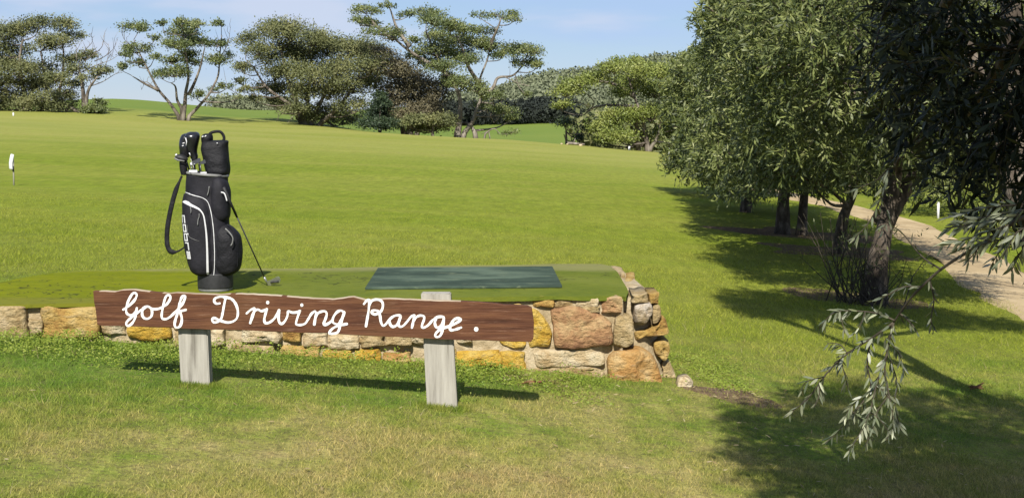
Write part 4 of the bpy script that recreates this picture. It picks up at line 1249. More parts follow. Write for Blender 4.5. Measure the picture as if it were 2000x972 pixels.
pad_tree('shrub', 'low olive shrub at the foot of the tall trunked gum tree', 'shrub', TD - 3, [[(845, 262), (845, 250), (845, 240)]], [(850, 245, 34, 13), (815, 250, 26, 9), (870, 232, 22, 13), (800, 240, 24, 12), (825, 232, 26, 12)], M['gum_brown'], M['bark'], 2.4, seed=8, spread=1.6, tr=.12, group='shrubs along the far edge')
pad_tree('gum_tree', 'tallest spreading gum tree with twisted pale trunks near the centre', 'tree', TD - 1, [[(893, 265), (897, 238), (899, 208), (893, 176), (870, 140), (848, 100), (832, 62)], [(903, 265), (924, 236), (931, 214), (939, 190), (936, 160), (950, 120), (958, 92)], [(940, 188), (962, 172), (972, 152), (1000, 148), (1020, 128)], [(930, 264), (918, 245), (905, 240), (893, 250)], [(870, 140), (835, 122), (800, 100), (770, 76), (740, 66)], [(800, 92), (775, 55), (760, 14)], [(936, 165), (915, 130), (905, 100), (890, 66)], [(956, 98), (965, 70), (978, 36)], [(770, 78), (740, 55), (718, 30)]],
         [(715, 20, 28, 9), (700, 38, 20, 7), (722, 45, 22, 8), (760, 10, 18, 5), (795, 28, 18, 7), (745, 62, 35, 9), (776, 70, 20, 9), (806, 78, 15, 7), (835, 25, 28, 11), (850, 40, 30, 14), (880, 50, 30, 13), (906, 58, 25, 11), (935, 30, 14, 5), (980, 30, 35, 6), (1002, 38, 14, 6), (950, 60, 25, 9), (860, 70, 30, 15), (900, 80, 30, 15), (940, 85, 30, 13), (850, 95, 36, 18), (890, 105, 32, 15), (960, 90, 20, 11), (1000, 95, 28, 13), (1030, 100, 28, 13), (1020, 122, 30, 9), (1050, 125, 15, 9), (980, 106, 20, 9), (915, 115, 26, 12), (870, 130, 32, 14), (840, 120, 22, 12), (905, 160, 30, 13), (932, 170, 26, 12), (880, 152, 20, 10), (960, 185, 18, 13), (985, 215, 28, 9), (1000, 228, 18, 7), (1030, 185, 10, 5), (815, 108, 22, 8), (945, 205, 20, 10)],
         M['gum'], M['bark_pale'], 1.8, seed=9, tr=.27, spread=3.4, group=G_FAR, bare=[[(965, 240), (955, 222), (940, 215)], [(965, 240), (975, 228), (968, 212)], [(985, 150), (1010, 162), (1035, 168)]])
pad_tree('fallen_branch', 'pale fallen branch lying at the foot of the tallest gum tree', 'branch', TD - 4, [[(945, 264), (958, 254), (968, 252), (978, 262)], [(958, 254), (940, 262)]], [(1000, 257, 12, 4), (988, 260, 8, 3)], M['gum'], M['bark_pale'], 1.6, seed=10, tr=.075, spread=.4)
pad_tree('pale_tree', 'bright yellow-green spreading tree before the forested hill', 'tree', TD - 10, [[(1265, 294), (1262, 268), (1255, 232), (1240, 190), (1226, 150)], [(1268, 293), (1285, 265), (1290, 225), (1285, 180)], [(1248, 210), (1215, 206), (1180, 206), (1155, 212), (1140, 225)], [(1240, 190), (1200, 165), (1160, 160), (1125, 172)]],
         [(1105, 178, 28, 13), (1096, 205, 15, 14), (1130, 160, 30, 12), (1165, 150, 26, 12), (1200, 132, 30, 14), (1226, 122, 30, 12), (1256, 135, 30, 16), (1292, 140, 30, 18), (1240, 160, 36, 18), (1282, 175, 36, 20), (1212, 178, 20, 14), (1202, 230, 26, 20), (1180, 250, 26, 16), (1232, 225, 32, 18), (1272, 220, 32, 20), (1212, 265, 36, 14), (1252, 265, 30, 14), (1172, 272, 20, 9), (1302, 212, 26, 20), (1305, 255, 22, 20), (1330, 180, 30, 24), (1335, 230, 30, 24)],
         M['pale'], M['bark'], 1.9, seed=12, tr=.22, spread=3.0, group=G_FAR)
pad_tree('bush', 'small dark bush under the left side of the yellow-green tree', 'shrub', TD - 8, [[(1106, 262), (1106, 250), (1108, 238)]], [(1106, 240, 14, 11), (1152, 252, 14, 11), (1130, 268, 14, 5)], M['shrub_dark'], M['bark'], 2.2, seed=13, spread=.6, tr=.08)

# ------------------------------------------------------------------ far woods
def wood_mass(name, label, n, dr, ur, hgt, mat, leaf=1.2, per=45, seed=0, fn=None):
    rg = np.random.default_rng(seed)
    d = rg.uniform(dr[0], dr[1], n)
    u_ = rg.uniform(ur[0], ur[1], n)
    x = u_ * d
    h_ = hgt * rg.uniform(.55, 1.25, n)
    z = H(x, d)
    c = np.stack([x, d, z + h_ * .42], 1)
    k = np.repeat(np.arange(n), per)
    dirs = unit(rg.normal(0, 1, (n * per, 3)))
    dirs[:, 2] = np.where(dirs[:, 2] < -.85, -dirs[:, 2], dirs[:, 2])
    r = rg.uniform(.55, 1, (n * per, 1))
    r = rg.uniform(.8, 1, (n * per, 1))
    pos = c[k] + dirs * r * np.stack([h_[k] * .55, h_[k] * .55, h_[k] * .5], 1)
    L_ = leaf * rg.uniform(.6, 1.4, n * per) * (h_[k] / hgt)
    v, f = leaves(pos, unit(rg.normal(0, 1, (n * per, 3))), unit(dirs + rg.normal(0, .25, (n * per, 3))), L_, L_ * .8)
    return tag(obj(name, v, f, mat, smooth=False), label, 'wood', kind='stuff')


wood_mass('hillside_forest', 'forest covering the far hill, distance haze painted into its grey-green', 2100, (350, 640), (-.045, .15), 5.6, M['forest'], .95, 56, 1)
wood_mass('valley_wood', 'belt of trees across the valley, cloud shadow painted into its dark foliage', 300, (318, 345), (-.07, .045), 5.2, M['forest_cloud_shade'], .62, 120, 2)
wood_mass('distant_bush', 'low green bush along the skyline behind the field', 130, (318, 345), (-.215, -.155), 4.2, M['forest'], .6, 90, 3)
wood_mass('creek_scrub', 'scrub below the crest behind the yellow-green tree', 150, (135, 150), (.055, .16), 4.2, M['gum_brown'], .6, 80, 4)

# ------------------------------------------------------------------ olive trees along the track
def branchlets(rg, starts, dirs, length, nleaf, L_, W_, droop=.5, shape=4):
    n = len(starts)
    d0 = unit(dirs)
    t_ = np.linspace(.08, 1.0, nleaf)
    pos = starts[:, None, :] + d0[:, None, :] * (length[:, None, None] * t_[None, :, None])
    pos[:, :, 2] -= droop * length[:, None] * t_[None, :] ** 2
    ax = d0[:, None, :] * .8 + rg.normal(0, .75, (n, nleaf, 3))
    ax[:, :, 2] -= droop * .6
    nm = rg.normal(0, .7, (n, nleaf, 3)) + np.array([0, -.5, .9])
    pos, ax, nm = pos.reshape(-1, 3), ax.reshape(-1, 3), nm.reshape(-1, 3)
    ls = L_ * rg.uniform(.7, 1.25, len(pos))
    return leaves(pos, ax, nm, ls, ls * W_, shape)


def olive_tree(name, label, foot, trunks, lobes, nb, leafL, mat, seed, nclump=60, twiglen=.45, nleaf=18, shape=4, group='olive trees along the dirt track', W_=.2, tr=.15, keep=None, droop=.5, limbs=26, extra=None):
    rg = np.random.default_rng(seed + 500)
    fx, fy = foot
    f0 = np.array([fx, fy, float(H(fx, fy))])
    root = empty(name, f0, label, 'tree', group)
    tops = []
    for ti, tk in enumerate(trunks):
        pts = spline(np.array(tk, float), 6)
        s = np.linspace(0, 1, len(pts))
        pts = pts + np.stack([vnoise(pts * 2 + seed + ti, 1), vnoise(pts * 2 + seed + ti, 2), vnoise(pts * 2, 3) * .3], 1) * .05 * s[:, None]
        r = tr * (1 if ti == 0 else .75) * (1 - .6 * s) * (1 + .5 * np.exp(-s * 8)) * (1 + .10 * vnoise(pts * 5 + seed, 4))
        mb = MB(); mb.tube(pts, r, 12); mb.build('trunk', M['bark_olive'], root)
        tops += [pts[-1], pts[len(pts) * 2 // 3], pts[len(pts) // 2]]
    tops = np.array(tops)
    vol = np.array([a[3] * a[4] * a[5] for a in lobes]); vol = vol / vol.sum()
    w = rg.choice(len(lobes), nclump, p=vol)
    LB = np.array(lobes)
    dr = unit(rg.normal(0, 1, (nclump, 3)))
    rr = rg.uniform(.3, 1, (nclump, 1)) ** .4
    cl = LB[w, :3] + dr * rr * LB[w, 3:6]
    ctr_ = LB[w, :3]
    if keep is not None:
        ok = keep(cl); cl, ctr_ = cl[ok], ctr_[ok]
    br = MB()
    for k in range(min(limbs, len(cl))):
        e = cl[k]
        j = int(np.argmin(np.linalg.norm(tops - e, axis=1)))
        md = (tops[j] + e) / 2 + rg.normal(0, .15, 3) + np.array([0, 0, .1])
        pth = spline([tops[j], md, e], 4)
        br.tube(pth, np.linspace(tr * .30, .012, len(pth)), 6)
    br.build('branches', M['bark_olive'], root)['kind'] = 'stuff'
    pick = rg.integers(0, len(cl), nb)
    sp_ = float(np.mean(LB[:, 3:6])) * .135
    st = cl[pick] + rg.normal(0, sp_, (nb, 3))
    out_ = unit(st - ctr_[pick]) * .8 + unit(rg.normal(0, 1, (nb, 3))) * .8
    ln = twiglen * rg.uniform(.6, 1.3, nb)
    if keep is not None:
        tip = st + unit(out_) * ln[:, None]
        ok = keep(st) & keep(tip); st, out_, ln = st[ok], out_[ok], ln[ok]
    ok = st[:, 2] > H(st[:, 0], st[:, 1]) + .35
    st, out_, ln = st[ok], out_[ok], ln[ok]
    v, f = branchlets(rg, st, out_, ln, nleaf, leafL, W_, droop, shape)
    o = obj('crown', v, f, mat, root, smooth=False); o['kind'] = 'stuff'
    # the twigs themselves (a share of them)
    tw = MB()
    for k in range(0, len(st), 5):
        e = st[k] + unit(out_[k]) * ln[k] - np.array([0, 0, droop * ln[k]])
        tw.tube([st[k], st[k] + unit(out_[k]) * ln[k] * .5 - np.array([0, 0, droop * ln[k] * .25]), e], [.006, .005, .002], 3, cap=False)
    tw.build('twigs', M['twig'], root)['kind'] = 'stuff'
    return root


def z_(v): return EYE + v


def gz(x, y, up=0.0): return (x, y, float(H(x, y)) + up)


def row_keep(xmin, zmin):
    def k(p):
        j = vnoise(p * 1.3, 17) * .3
        return (p[:, 0] > xmin + j) & (p[:, 2] > EYE + zmin + j * .6)
    return k


olive_tree('olive_tree', 'third olive tree back along the track, thick mottled leaning trunk in the open', (4.52, 17.1), [[gz(4.5, 17.1, -.2), gz(4.55, 17.1, .5), gz(4.68, 17.2, 1.1), gz(4.82, 17.3, 1.8), gz(4.8, 17.4, 2.6)], [gz(4.62, 17.2, 1.0), gz(5.1, 17.4, 1.7), gz(5.5, 17.6, 2.5)]],
           [(4.75, 18.0, z_(.95), 1.9, 3.0, 1.7), (4.2, 17.9, z_(.25), 1.4, 2.6, .9), (5.4, 18.0, z_(1.0), 1.4, 2.6, 1.4)], 4400, .105, M['olive'], 1, 110, .5, 17, tr=.15, W_=.24, keep=row_keep(2.85, -.72), droop=.3)
olive_tree('olive_tree', 'fourth olive tree back along the track, dark slender trunk', (5.9, 24.8), [[gz(5.9, 24.8, -.2), gz(5.95, 24.8, .6), gz(6.15, 24.8, 1.2), gz(6.2, 24.9, 2.2)]],
           [(5.4, 24.6, z_(1.0), 2.3, 3.2, 2.2), (4.9, 24.2, z_(-.3), 1.9, 3.0, 1.0), (6.4, 24.6, z_(.8), 1.8, 3.0, 2.0)], 4600, .125, M['olive'], 2, 110, .55, 17, tr=.125, W_=.26, keep=row_keep(3.4, -1.25), droop=.3)
olive_tree('olive_tree', 'olive tree with two pale-flecked trunks beside the dirt track', (5.75, 29.0), [[gz(5.7, 29, -.2), gz(5.7, 29, .7), gz(5.8, 29, 1.5), gz(5.7, 29.1, 2.4)], [gz(6.1, 29.1, -.2), gz(6.15, 29.1, .7), gz(6.25, 29.2, 1.5), gz(6.5, 29.3, 2.4)]],
           [(5.8, 30.2, z_(.8), 2.3, 3.0, 2.3), (5.1, 29.8, z_(-.6), 1.8, 3.0, 1.0), (6.8, 30, z_(.6), 1.8, 2.6, 1.9)], 4000, .14, M['olive'], 3, 110, .6, 17, tr=.15, W_=.26, keep=row_keep(4.05, -1.5), droop=.3)
olive_tree('olive_tree', 'olive tree behind the one with two pale-flecked trunks', (6.2, 36.5), [[gz(6.2, 36.5, -.2), gz(6.2, 36.5, 1), gz(6.3, 36.6, 2.2)]],
           [(6.2, 37, z_(.5), 2.3, 3.6, 2.4), (5.9, 36.6, z_(-1.0), 1.9, 3.4, 1.0)], 3600, .16, M['olive'], 4, 90, .65, 16, W_=.28, keep=row_keep(4.75, -1.75), droop=.3)
olive_tree('olive_tree', 'grey-green olive tree farthest down the row, against the yellow-green tree', (7.2, 46), [[gz(7.2, 46, -.2), gz(7.2, 46, 1), gz(7.2, 46, 2)]],
           [(6.6, 46, z_(.3), 2.3, 2.6, 2.0), (6.3, 46, z_(-1.1), 2.0, 2.6, 1.0), (7.6, 47, z_(.8), 2, 2, 1.6)], 3000, .18, M['olive'], 5, 90, .7, 16, W_=.3, keep=row_keep(5.15, -1.75), droop=.3)


def pix(p):
    p = np.asarray(p)
    x, y, z = p[..., 0], p[..., 1], p[..., 2] - EYE
    f = y * CP - z * SP
    u_ = y * SP + z * CP
    return 1000 + F * x / np.maximum(f, .01), 486 - F * u_ / np.maximum(f, .01)


olive_tree('olive_tree', 'second olive tree, leaning trunk cut by the right edge of the photo', (3.9, 9.4), [[gz(4.0, 9.4, -.2), gz(3.87, 9.4, .5), gz(3.62, 9.4, 1.2), gz(3.5, 9.45, 1.8), gz(3.4, 9.5, 2.8), gz(3.3, 9.6, 3.8)], [gz(3.55, 9.4, 1.5), gz(3.2, 9.6, 2.4), gz(2.8, 9.9, 3.5)]],
           [(3.4, 9.8, z_(2.4), 1.8, 1.9, 1.3), (3.1, 10.2, z_(3.0), 1.5, 1.6, 1.1), (4.2, 10.0, z_(2.2), 1.4, 1.5, 1.2)], 3400, .09, M['olive'], 6, 110, .42, 18, shape=4, tr=.14, W_=.22,
           keep=lambda p: (p[:, 0] > 2.0) & (p[:, 1] + 1.1 * p[:, 2] > 14.6))


def near_keep(p):
    x, y = pix(p)
    return (((y < -40) & (p[:, 0] > 1.2) & (p[:, 1] + 1.1 * p[:, 2] < 9.3)) | ((x > 1690 + np.clip(y - 120, 0, 400) * .25 - np.clip(120 - y, 0, 120) * .3) & (y < 318 + np.clip((x - 1770) * .55, 0, 120))) | (x > 2040)) & (p[:, 1] > .6)


near_root = olive_tree('olive_tree', 'nearest olive tree overhanging the right of the view with hanging branches, shade painted into its dark leaves', (3.5, 3.6), [[gz(3.5, 3.6, -.2), gz(3.45, 3.6, .7), gz(3.3, 3.65, 1.5), gz(3.1, 3.7, 2.4), gz(2.9, 3.8, 3.4)], [gz(3.3, 3.65, 1.5), gz(2.7, 4.0, 2.1), gz(2.1, 4.3, 2.5)]],
           [(2.9, 3.9, z_(1.9), 2.0, 2.1, 1.2), (2.5, 2.4, z_(1.5), 1.1, 1.1, .7), (1.75, 2.3, z_(1.25), .55, .6, .4), (1.75, 2.3, z_(1.25), .55, .6, .4), (2.5, 1.6, z_(2.4), 1.2, 1.2, .9), (2.25, 5.7, z_(.3), .95, .9, .62), (2.25, 5.7, z_(.3), .95, .9, .62), (2.25, 5.7, z_(.3), .95, .9, .62), (3.4, 4.2, z_(.8), 1.4, 1.7, .9)], 8800, .082, M['olive_near_shaded'], 7, 520, .34, 17, shape=4, tr=.17, keep=near_keep, limbs=90, W_=.2)

# the drooping sprays in the foreground: single leaves on their twigs
HB = MB()
leaf_specs = []
rg = np.random.default_rng(42)
SPR = [  # (points in the photograph, depth at start, depth at end, radius, leaf spacing, leaf length, leaves from fraction)
    ([(2060, 405), (1990, 428), (1940, 465), (1890, 492), (1835, 528), (1790, 570), (1765, 600), (1745, 630)], 3.85, 4.20, .0065, 0, 0.053),
    ([(1745, 630), (1705, 658), (1655, 690), (1615, 728), (1580, 775), (1535, 812)], 4.20, 4.32, .004, 13, 0.055),
    ([(1745, 630), (1736, 670), (1728, 720), (1738, 780), (1745, 830), (1730, 860)], 4.20, 4.20, .004, 11, 0.051),
    ([(1748, 626), (1715, 612), (1670, 607), (1630, 610), (1600, 640)], 4.20, 4.26, .003, 13, 0.051),
    ([(1758, 612), (1780, 632), (1795, 655)], 4.20, 4.14, .003, 14, 0.044),
    ([(1700, 662), (1694, 710), (1700, 760), (1672, 800), (1640, 838), (1612, 865)], 4.26, 4.26, .003, 11, 0.051),
    ([(1733, 690), (1712, 750), (1700, 800), (1680, 845), (1655, 885)], 4.20, 4.14, .003, 9, 0.051),
    ([(1640, 700), (1650, 730), (1658, 765)], 4.26, 4.26, .002, 12, 0.055),
    ([(1612, 735), (1575, 745), (1565, 765)], 4.26, 4.29, .002, 14, 0.053),
    ([(1800, 560), (1765, 560), (1735, 575), (1705, 588)], 4.14, 4.20, .003, 12, 0.053),
    ([(1838, 526), (1800, 500), (1762, 455), (1740, 440)], 4.14, 4.32, .003, 20, 0.044),
    ([(1815, 545), (1824, 585), (1818, 625), (1826, 640)], 4.14, 4.14, .003, 13, 0.044),
    ([(1735, 330), (1715, 350), (1690, 362), (1660, 372)], 4.14, 4.26, .003, 12, 0.053),
    ([(1735, 335), (1722, 380), (1700, 430), (1665, 470)], 4.14, 4.26, .003, 13, 0.053),
    ([(1720, 385), (1735, 420), (1722, 455)], 4.20, 4.20, .002, 14, 0.048),
    ([(1990, 420), (1940, 430), (1890, 440), (1845, 445)], 3.75, 3.85, .004, 7, 0.058),
    ([(1970, 440), (1920, 455), (1880, 470), (1840, 472)], 3.75, 3.85, .003, 8, 0.058),
    ([(1985, 400), (1930, 405), (1880, 415), (1850, 425)], 3.75, 3.95, .003, 8, 0.058),
    ([(1960, 450), (1925, 468), (1905, 492), (1890, 510)], 3.85, 3.85, .003, 11, 0.053),
    ([(2010, 440), (1985, 455), (1970, 480), (1955, 510)], 3.75, 3.75, .003, 13, 0.055),
    ([(1738, 700), (1752, 745), (1748, 790), (1760, 840)], 4.2, 4.2, .002, 10, .05),
    ([(1720, 750), (1690, 770), (1665, 790), (1650, 815)], 4.2, 4.2, .002, 10, .05),
    ([(1738, 770), (1715, 800), (1705, 835), (1690, 870)], 4.2, 4.2, .002, 10, .05),
    ([(1705, 745), (1735, 775), (1742, 815)], 4.2, 4.2, .002, 10, .05),
    ([(1690, 800), (1715, 815), (1738, 845)], 4.2, 4.2, .002, 10, .05),
    ([(1660, 800), (1680, 815), (1700, 850)], 4.2, 4.2, .002, 10, .05),
    ([(1655, 690), (1640, 672), (1615, 670)], 4.2, 4.2, .002, 10, .05),
    ([(1600, 745), (1600, 770), (1590, 795)], 4.2, 4.2, .002, 10, .05),
    ([(1690, 608), (1680, 635), (1665, 655)], 4.2, 4.2, .002, 10, .05),
    ([(1640, 606), (1645, 630), (1650, 650)], 4.2, 4.2, .002, 10, .05),
    ([(1730, 660), (1755, 690), (1768, 730)], 4.2, 4.2, .002, 10, .05),
    ([(1995, 455), (1945, 470), (1905, 480), (1870, 488)], 3.75, 3.85, .002, 7, .06),
    ([(2000, 410), (1950, 418), (1905, 428), (1872, 432)], 3.75, 3.85, .002, 7, .06),
    ([(1975, 470), (1950, 495), (1935, 520)], 3.75, 3.85, .002, 7, .06),
    ([(2005, 470), (1990, 500), (1975, 530)], 3.75, 3.85, .002, 7, .06),
]
for pts, da, db, r, space, ll in SPR:
    s = spline(np.array(pts, float), 6)
    dd = np.linspace(da, db, len(s))
    wp = np.array([P(x, y, d) for (x, y), d in zip(s, dd)])
    HB.tube(wp, np.linspace(r, max(.0012, r * .35), len(wp)), 6)
    if space:
        seg = np.concatenate([[0], np.cumsum(np.hypot(*np.diff(s, axis=0).T))])
        k = 4.0
        while k <= seg[-1] + 1:
            i_ = min(len(s) - 2, int(np.searchsorted(seg, k)) - 1)
            tgt = unit(wp[i_ + 1] - wp[i_])
            for sd in (1, -1):
                if rg.uniform() < .12: continue
                sv = unit(np.cross(tgt, rg.normal(0, 1, 3)))
                ax = unit(tgt * .75 + sv * rg.uniform(.4, 1.0) + np.array([0, 0, -.45]))
                leaf_specs.append((wp[i_], ax, unit(rg.normal(0, .9, 3) + np.array([-.1, -.7, .4])), ll * rg.uniform(.5, .9)))
            k += space * .82
branch_o = HB.build('hanging_branch', M['twig'], near_root)


def leaf_mesh(i):
    k = [(0, 0), (.10, .045), (.3, .085), (.55, .095), (.8, .06), (1, 0)]
    bend = (.04, .10, -.05)[i]
    V = [(x, 0, -bend * x * x * 1.0) for x, w in k] + [(x, w, -bend * x * x + w * .35) for x, w in k[1:-1]] + [(x, -w, -bend * x * x + w * .35) for x, w in k[1:-1]]
    F_ = []
    n_ = len(k)
    L_ = [0] + [n_ + j for j in range(4)] + [5]
    R_ = [0] + [n_ + 4 + j for j in range(4)] + [5]
    for j in range(5):
        for side, flip in ((L_, 0), (R_, 1)):
            q_ = [j, j + 1, side[j + 1], side[j]]
            q_ = [a for b, a in enumerate(q_) if a not in q_[:b]]
            F_.append(q_ if not flip else q_[::-1])
    me = bpy.data.meshes.new('leaf')
    me.from_pydata(V, [], F_)
    me.polygons.foreach_set('use_smooth', np.ones(len(me.polygons), dtype=bool))
    me.materials.append(M['olive_single'])
    me.update()
    return me


LM = [leaf_mesh(i) for i in range(3)]
rg.shuffle(leaf_specs)
for k, (p_, ax, nm, ll) in enumerate(leaf_specs[:298]):
    lo = bpy.data.objects.new('leaf', LM[k % 3])
    COL.objects.link(lo)
    lo.parent = branch_o
    x_ = Vector(ax); y_ = Vector(nm).cross(x_).normalized(); zz = x_.cross(y_)
    R3 = Matrix((x_, y_, zz)).transposed()
    lo.rotation_euler = R3.to_euler()
    lo.scale = (ll, ll, ll)
    lo.location = Vector(tuple(np.asarray(p_) - ROOT[near_root.name]))
rest = leaf_specs[298:]
if rest:
    v, f = leaves(np.array([a[0] for a in rest]), np.array([a[1] for a in rest]), np.array([a[2] for a in rest]), np.array([a[3] for a in rest]), np.array([a[3] for a in rest]) * .22, 6)
    o = obj('more_leaves', v, f, M['olive_leaf'], branch_o, smooth=False); o['kind'] = 'stuff'

# bare twiggy growth at the foot of the mottled trunk
tw_f = gz(4.25, 16.8)
tws = empty('twiggy_shrub', tw_f, 'bare twiggy undergrowth at the foot of the mottled leaning olive trunk', 'shrub')
mb = MB()
for k in range(46):
    b0 = np.array(tw_f) + np.array([rg.normal() * .22, rg.normal() * .25, -.03])
    e = b0 + np.array([rg.normal() * .32 - .1, rg.normal() * .25, rg.uniform(.35, 1.15)])
    md = (b0 + e) / 2 + rg.normal(0, .07, 3)
    mb.tube([b0, md, e], [.009, .006, .003], 4, cap=False)
    mb.tube([md, md + np.array([rg.normal() * .18, rg.normal() * .1, rg.uniform(.1, .35)])], [.005, .002], 3, cap=False)
mb.build('stems', M['twig'], tws)
st = np.array(tw_f) + np.stack([rg.normal(-.05, .3, 70), rg.normal(0, .25, 70), rg.uniform(.2, 1.0, 70)], 1)
v, f = branchlets(rg, st, rg.normal(0, 1, (70, 3)) + [0, 0, .6], np.full(70, .2), 6, .06, .25, .2)
o = obj('leaves', v, f, M['olive'], tws, smooth=False); o['kind'] = 'stuff'

# bushes and trees beyond the track
G_T = 'bushes beyond the track'
for i, (x, y, h_, r_, lab, mt) in enumerate([(14.2, 40, 3.2, 2.6, 'leafy bush beyond the track behind the white post', 'pale'), (17.5, 46, 6.5, 3.8, 'tall dark tree beyond the track at the far right', 'olive'), (13.6, 56, 5.8, 3.4, 'green tree beyond the far bend of the track', 'gum'),
                                             (20.0, 38, 5.0, 3.4, 'bushy tree beyond the track at the right edge', 'gum'), (16.0, 66, 8.0, 4.2, 'tall tree standing behind the bushes beyond the track', 'gum_brown'), (12.6, 33.5, 1.0, .9, 'low weedy bush on the right verge of the track', 'pale'), (24.0, 60, 8.0, 5.0, 'broad tree behind the right edge bushes', 'gum')]):
    g0 = float(H(x, y))
    olive_tree('bush' if h_ < 4 else 'tree', lab, (x, y), [[(x, y, g0 - .2), (x + .1, y, g0 + h_ * .3), (x, y, g0 + h_ * .6)]],
               [(x, y, g0 + h_ * .58, r_, r_, h_ * .5), (x - .3 * r_, y, g0 + h_ * .3, r_ * .9, r_ * .8, h_ * .3)], 900, .16 if h_ > 2 else .09, M[mt], 30 + i, 60, .55 if h_ > 2 else .3, 14, group=G_T, tr=.05 * h_ ** .5 + .03, limbs=12, W_=.34)

# ------------------------------------------------------------------ small things on the field
def peg(px, py_base, hpx, d, wpx, label, cat='marker post', lean=0.0):
    b = P(px, py_base, d); g0 = float(H(b[0], d))
    h_ = hpx * d / F; r = wpx * d / F / 2
    o_ = empty('marker_post', (b[0], d, g0), label, cat, 'white markers on the field')
    mb = MB(); mb.tube([(b[0], d, g0 - .1), (b[0] + lean, d, g0 + h_ * .93)], r, 8); mb.build('stake', M['white'], o_)
    mb = MB(); mb.tube([(b[0] + lean, d, g0 + h_ * .93), (b[0] + lean, d, g0 + h_ * .97), (b[0] + lean, d, g0 + h_)], [r * 1.12, r * 1.12, r * .5], 8); mb.build('cap', M['white'], o_)


peg(1306, 298, 13, 112, 4, 'short white peg in front of the olive row end')
peg(1229, 293, 8, 115, 4, 'small white peg below the yellow-green tree')
peg(26, 221, 7, 122, 3.2, 'tiny white peg below the flat-topped gum tree')
peg(1833, 394, 32, 38.5, 5, 'pale post on the far verge of the dirt track')
fb = P(27, 358, 35.0); fg = float(H(fb[0], 35.0))
fl = empty('range_flag', (fb[0], 35.0, fg), 'thin white stake with a curled white flag on the left of the field', 'flag')
k_ = 35.0 / F
mb = MB(); mb.tube([(fb[0], 35, fg - .1), (fb[0] + .004, 35, fg + 60 * k_)], .020, 8); mb.build('stake', M['post'], fl)
mb = MB(); mb.tube([(fb[0] + .0, 34.965, fg + 31 * k_), (fb[0] - .045, 34.95, fg + 34 * k_), (fb[0] - .04, 34.95, fg + 44 * k_), (fb[0] - .015, 34.955, fg + 54 * k_), (fb[0], 34.97, fg + 61 * k_)], [.03, .045, .048, .05, .04], 8, flat=(1, .4)); mb.build('flag_cloth', M['white'], fl)
mb = MB(); mb.tube([(fb[0] + .006, 34.97, fg + 28 * k_), (fb[0] + .008, 34.97, fg + 38 * k_)], .022, 6); mb.build('band', M['rubber'], fl)
# pale rocks and a log by the crest
for i, (x, y, w, lab) in enumerate([(1097, 275, 5, 'leftmost white rock beside the log on the crest'), (1108, 280, 5, 'flat white rock between the log and the leftmost rock'), (1134, 284, 8, 'largest white rock right of the crest log')]):
    c = P(x, y, 116); s_ = 116 / F
    c[2] = H(c[0], c[1])
    V, Fq = [], []
    for a in range(5):
        for b in range(10):
            th, ph = math.pi * (a + .5) / 5, 2 * math.pi * b / 10
            V.append(c + np.array([w * .5 * s_ * math.sin(th) * math.cos(ph), w * .5 * s_ * math.sin(th) * math.sin(ph), w * .32 * s_ * math.cos(th) + .06]) + vnoise(np.array([a * 1.3, b * .9, i * 7.0])) * .03)
    Fq = [[a * 10 + b, a * 10 + (b + 1) % 10, (a + 1) * 10 + (b + 1) % 10, (a + 1) * 10 + b] for a in range(4) for b in range(10)] + [list(range(10)), [40 + b for b in range(10)][::-1]]
    tag(obj('rock', V, Fq, STONE['cream']), lab, 'rock', 'white rocks on the crest')
lg = [P(1108, 276, 117), P(1120, 274, 117), P(1134, 274, 117), P(1142, 278, 117)]
for p_ in lg: p_[2] = H(p_[0], p_[1]) + .14
lgo = empty('fallen_log', (lg[0][0], lg[0][1], lg[0][2] - .14), 'short pale fallen log on the crest below the small dark bush', 'log')
mb = MB(); mb.tube(spline(lg, 4), np.linspace(.13, .07, 13), 8); mb.build('stem', M['bark'], lgo)
mb = MB(); mb.tube([lg[1], lg[1] + np.array([.15, -.1, .45])], [.05, .02], 6); mb.build('stub', M['bark_pale'], lgo)

# ------------------------------------------------------------------ grass, weeds, litter
def inside(px_, py_, poly):
    r = np.zeros(len(px_), bool)
    j = len(poly) - 1
    for i in range(len(poly)):
        xi, yi, xj, yj = *poly[i], *poly[j]
        c = ((yi > py_) != (yj > py_)) & (px_ < (xj - xi) * (py_ - yi) / (yj - yi + 1e-12) + xi)
        r ^= c
        j = i
    return r


poly_block = np.concatenate([inner + 0, []]) if False else inner
trk = spline(TRACK, 10)


def blocked(x, y):
    b = inside(x, y, poly_block) | inside(x, y, sh_top + [[.08, 0]])
    tx = np.interp(y, trk[:, 1], trk[:, 0])
    b |= (np.abs(x - tx) < .62 + vnoise(np.stack([x * 2, y * 2, x * 0], -1), 4) * .25) & (y > 2)
    return b


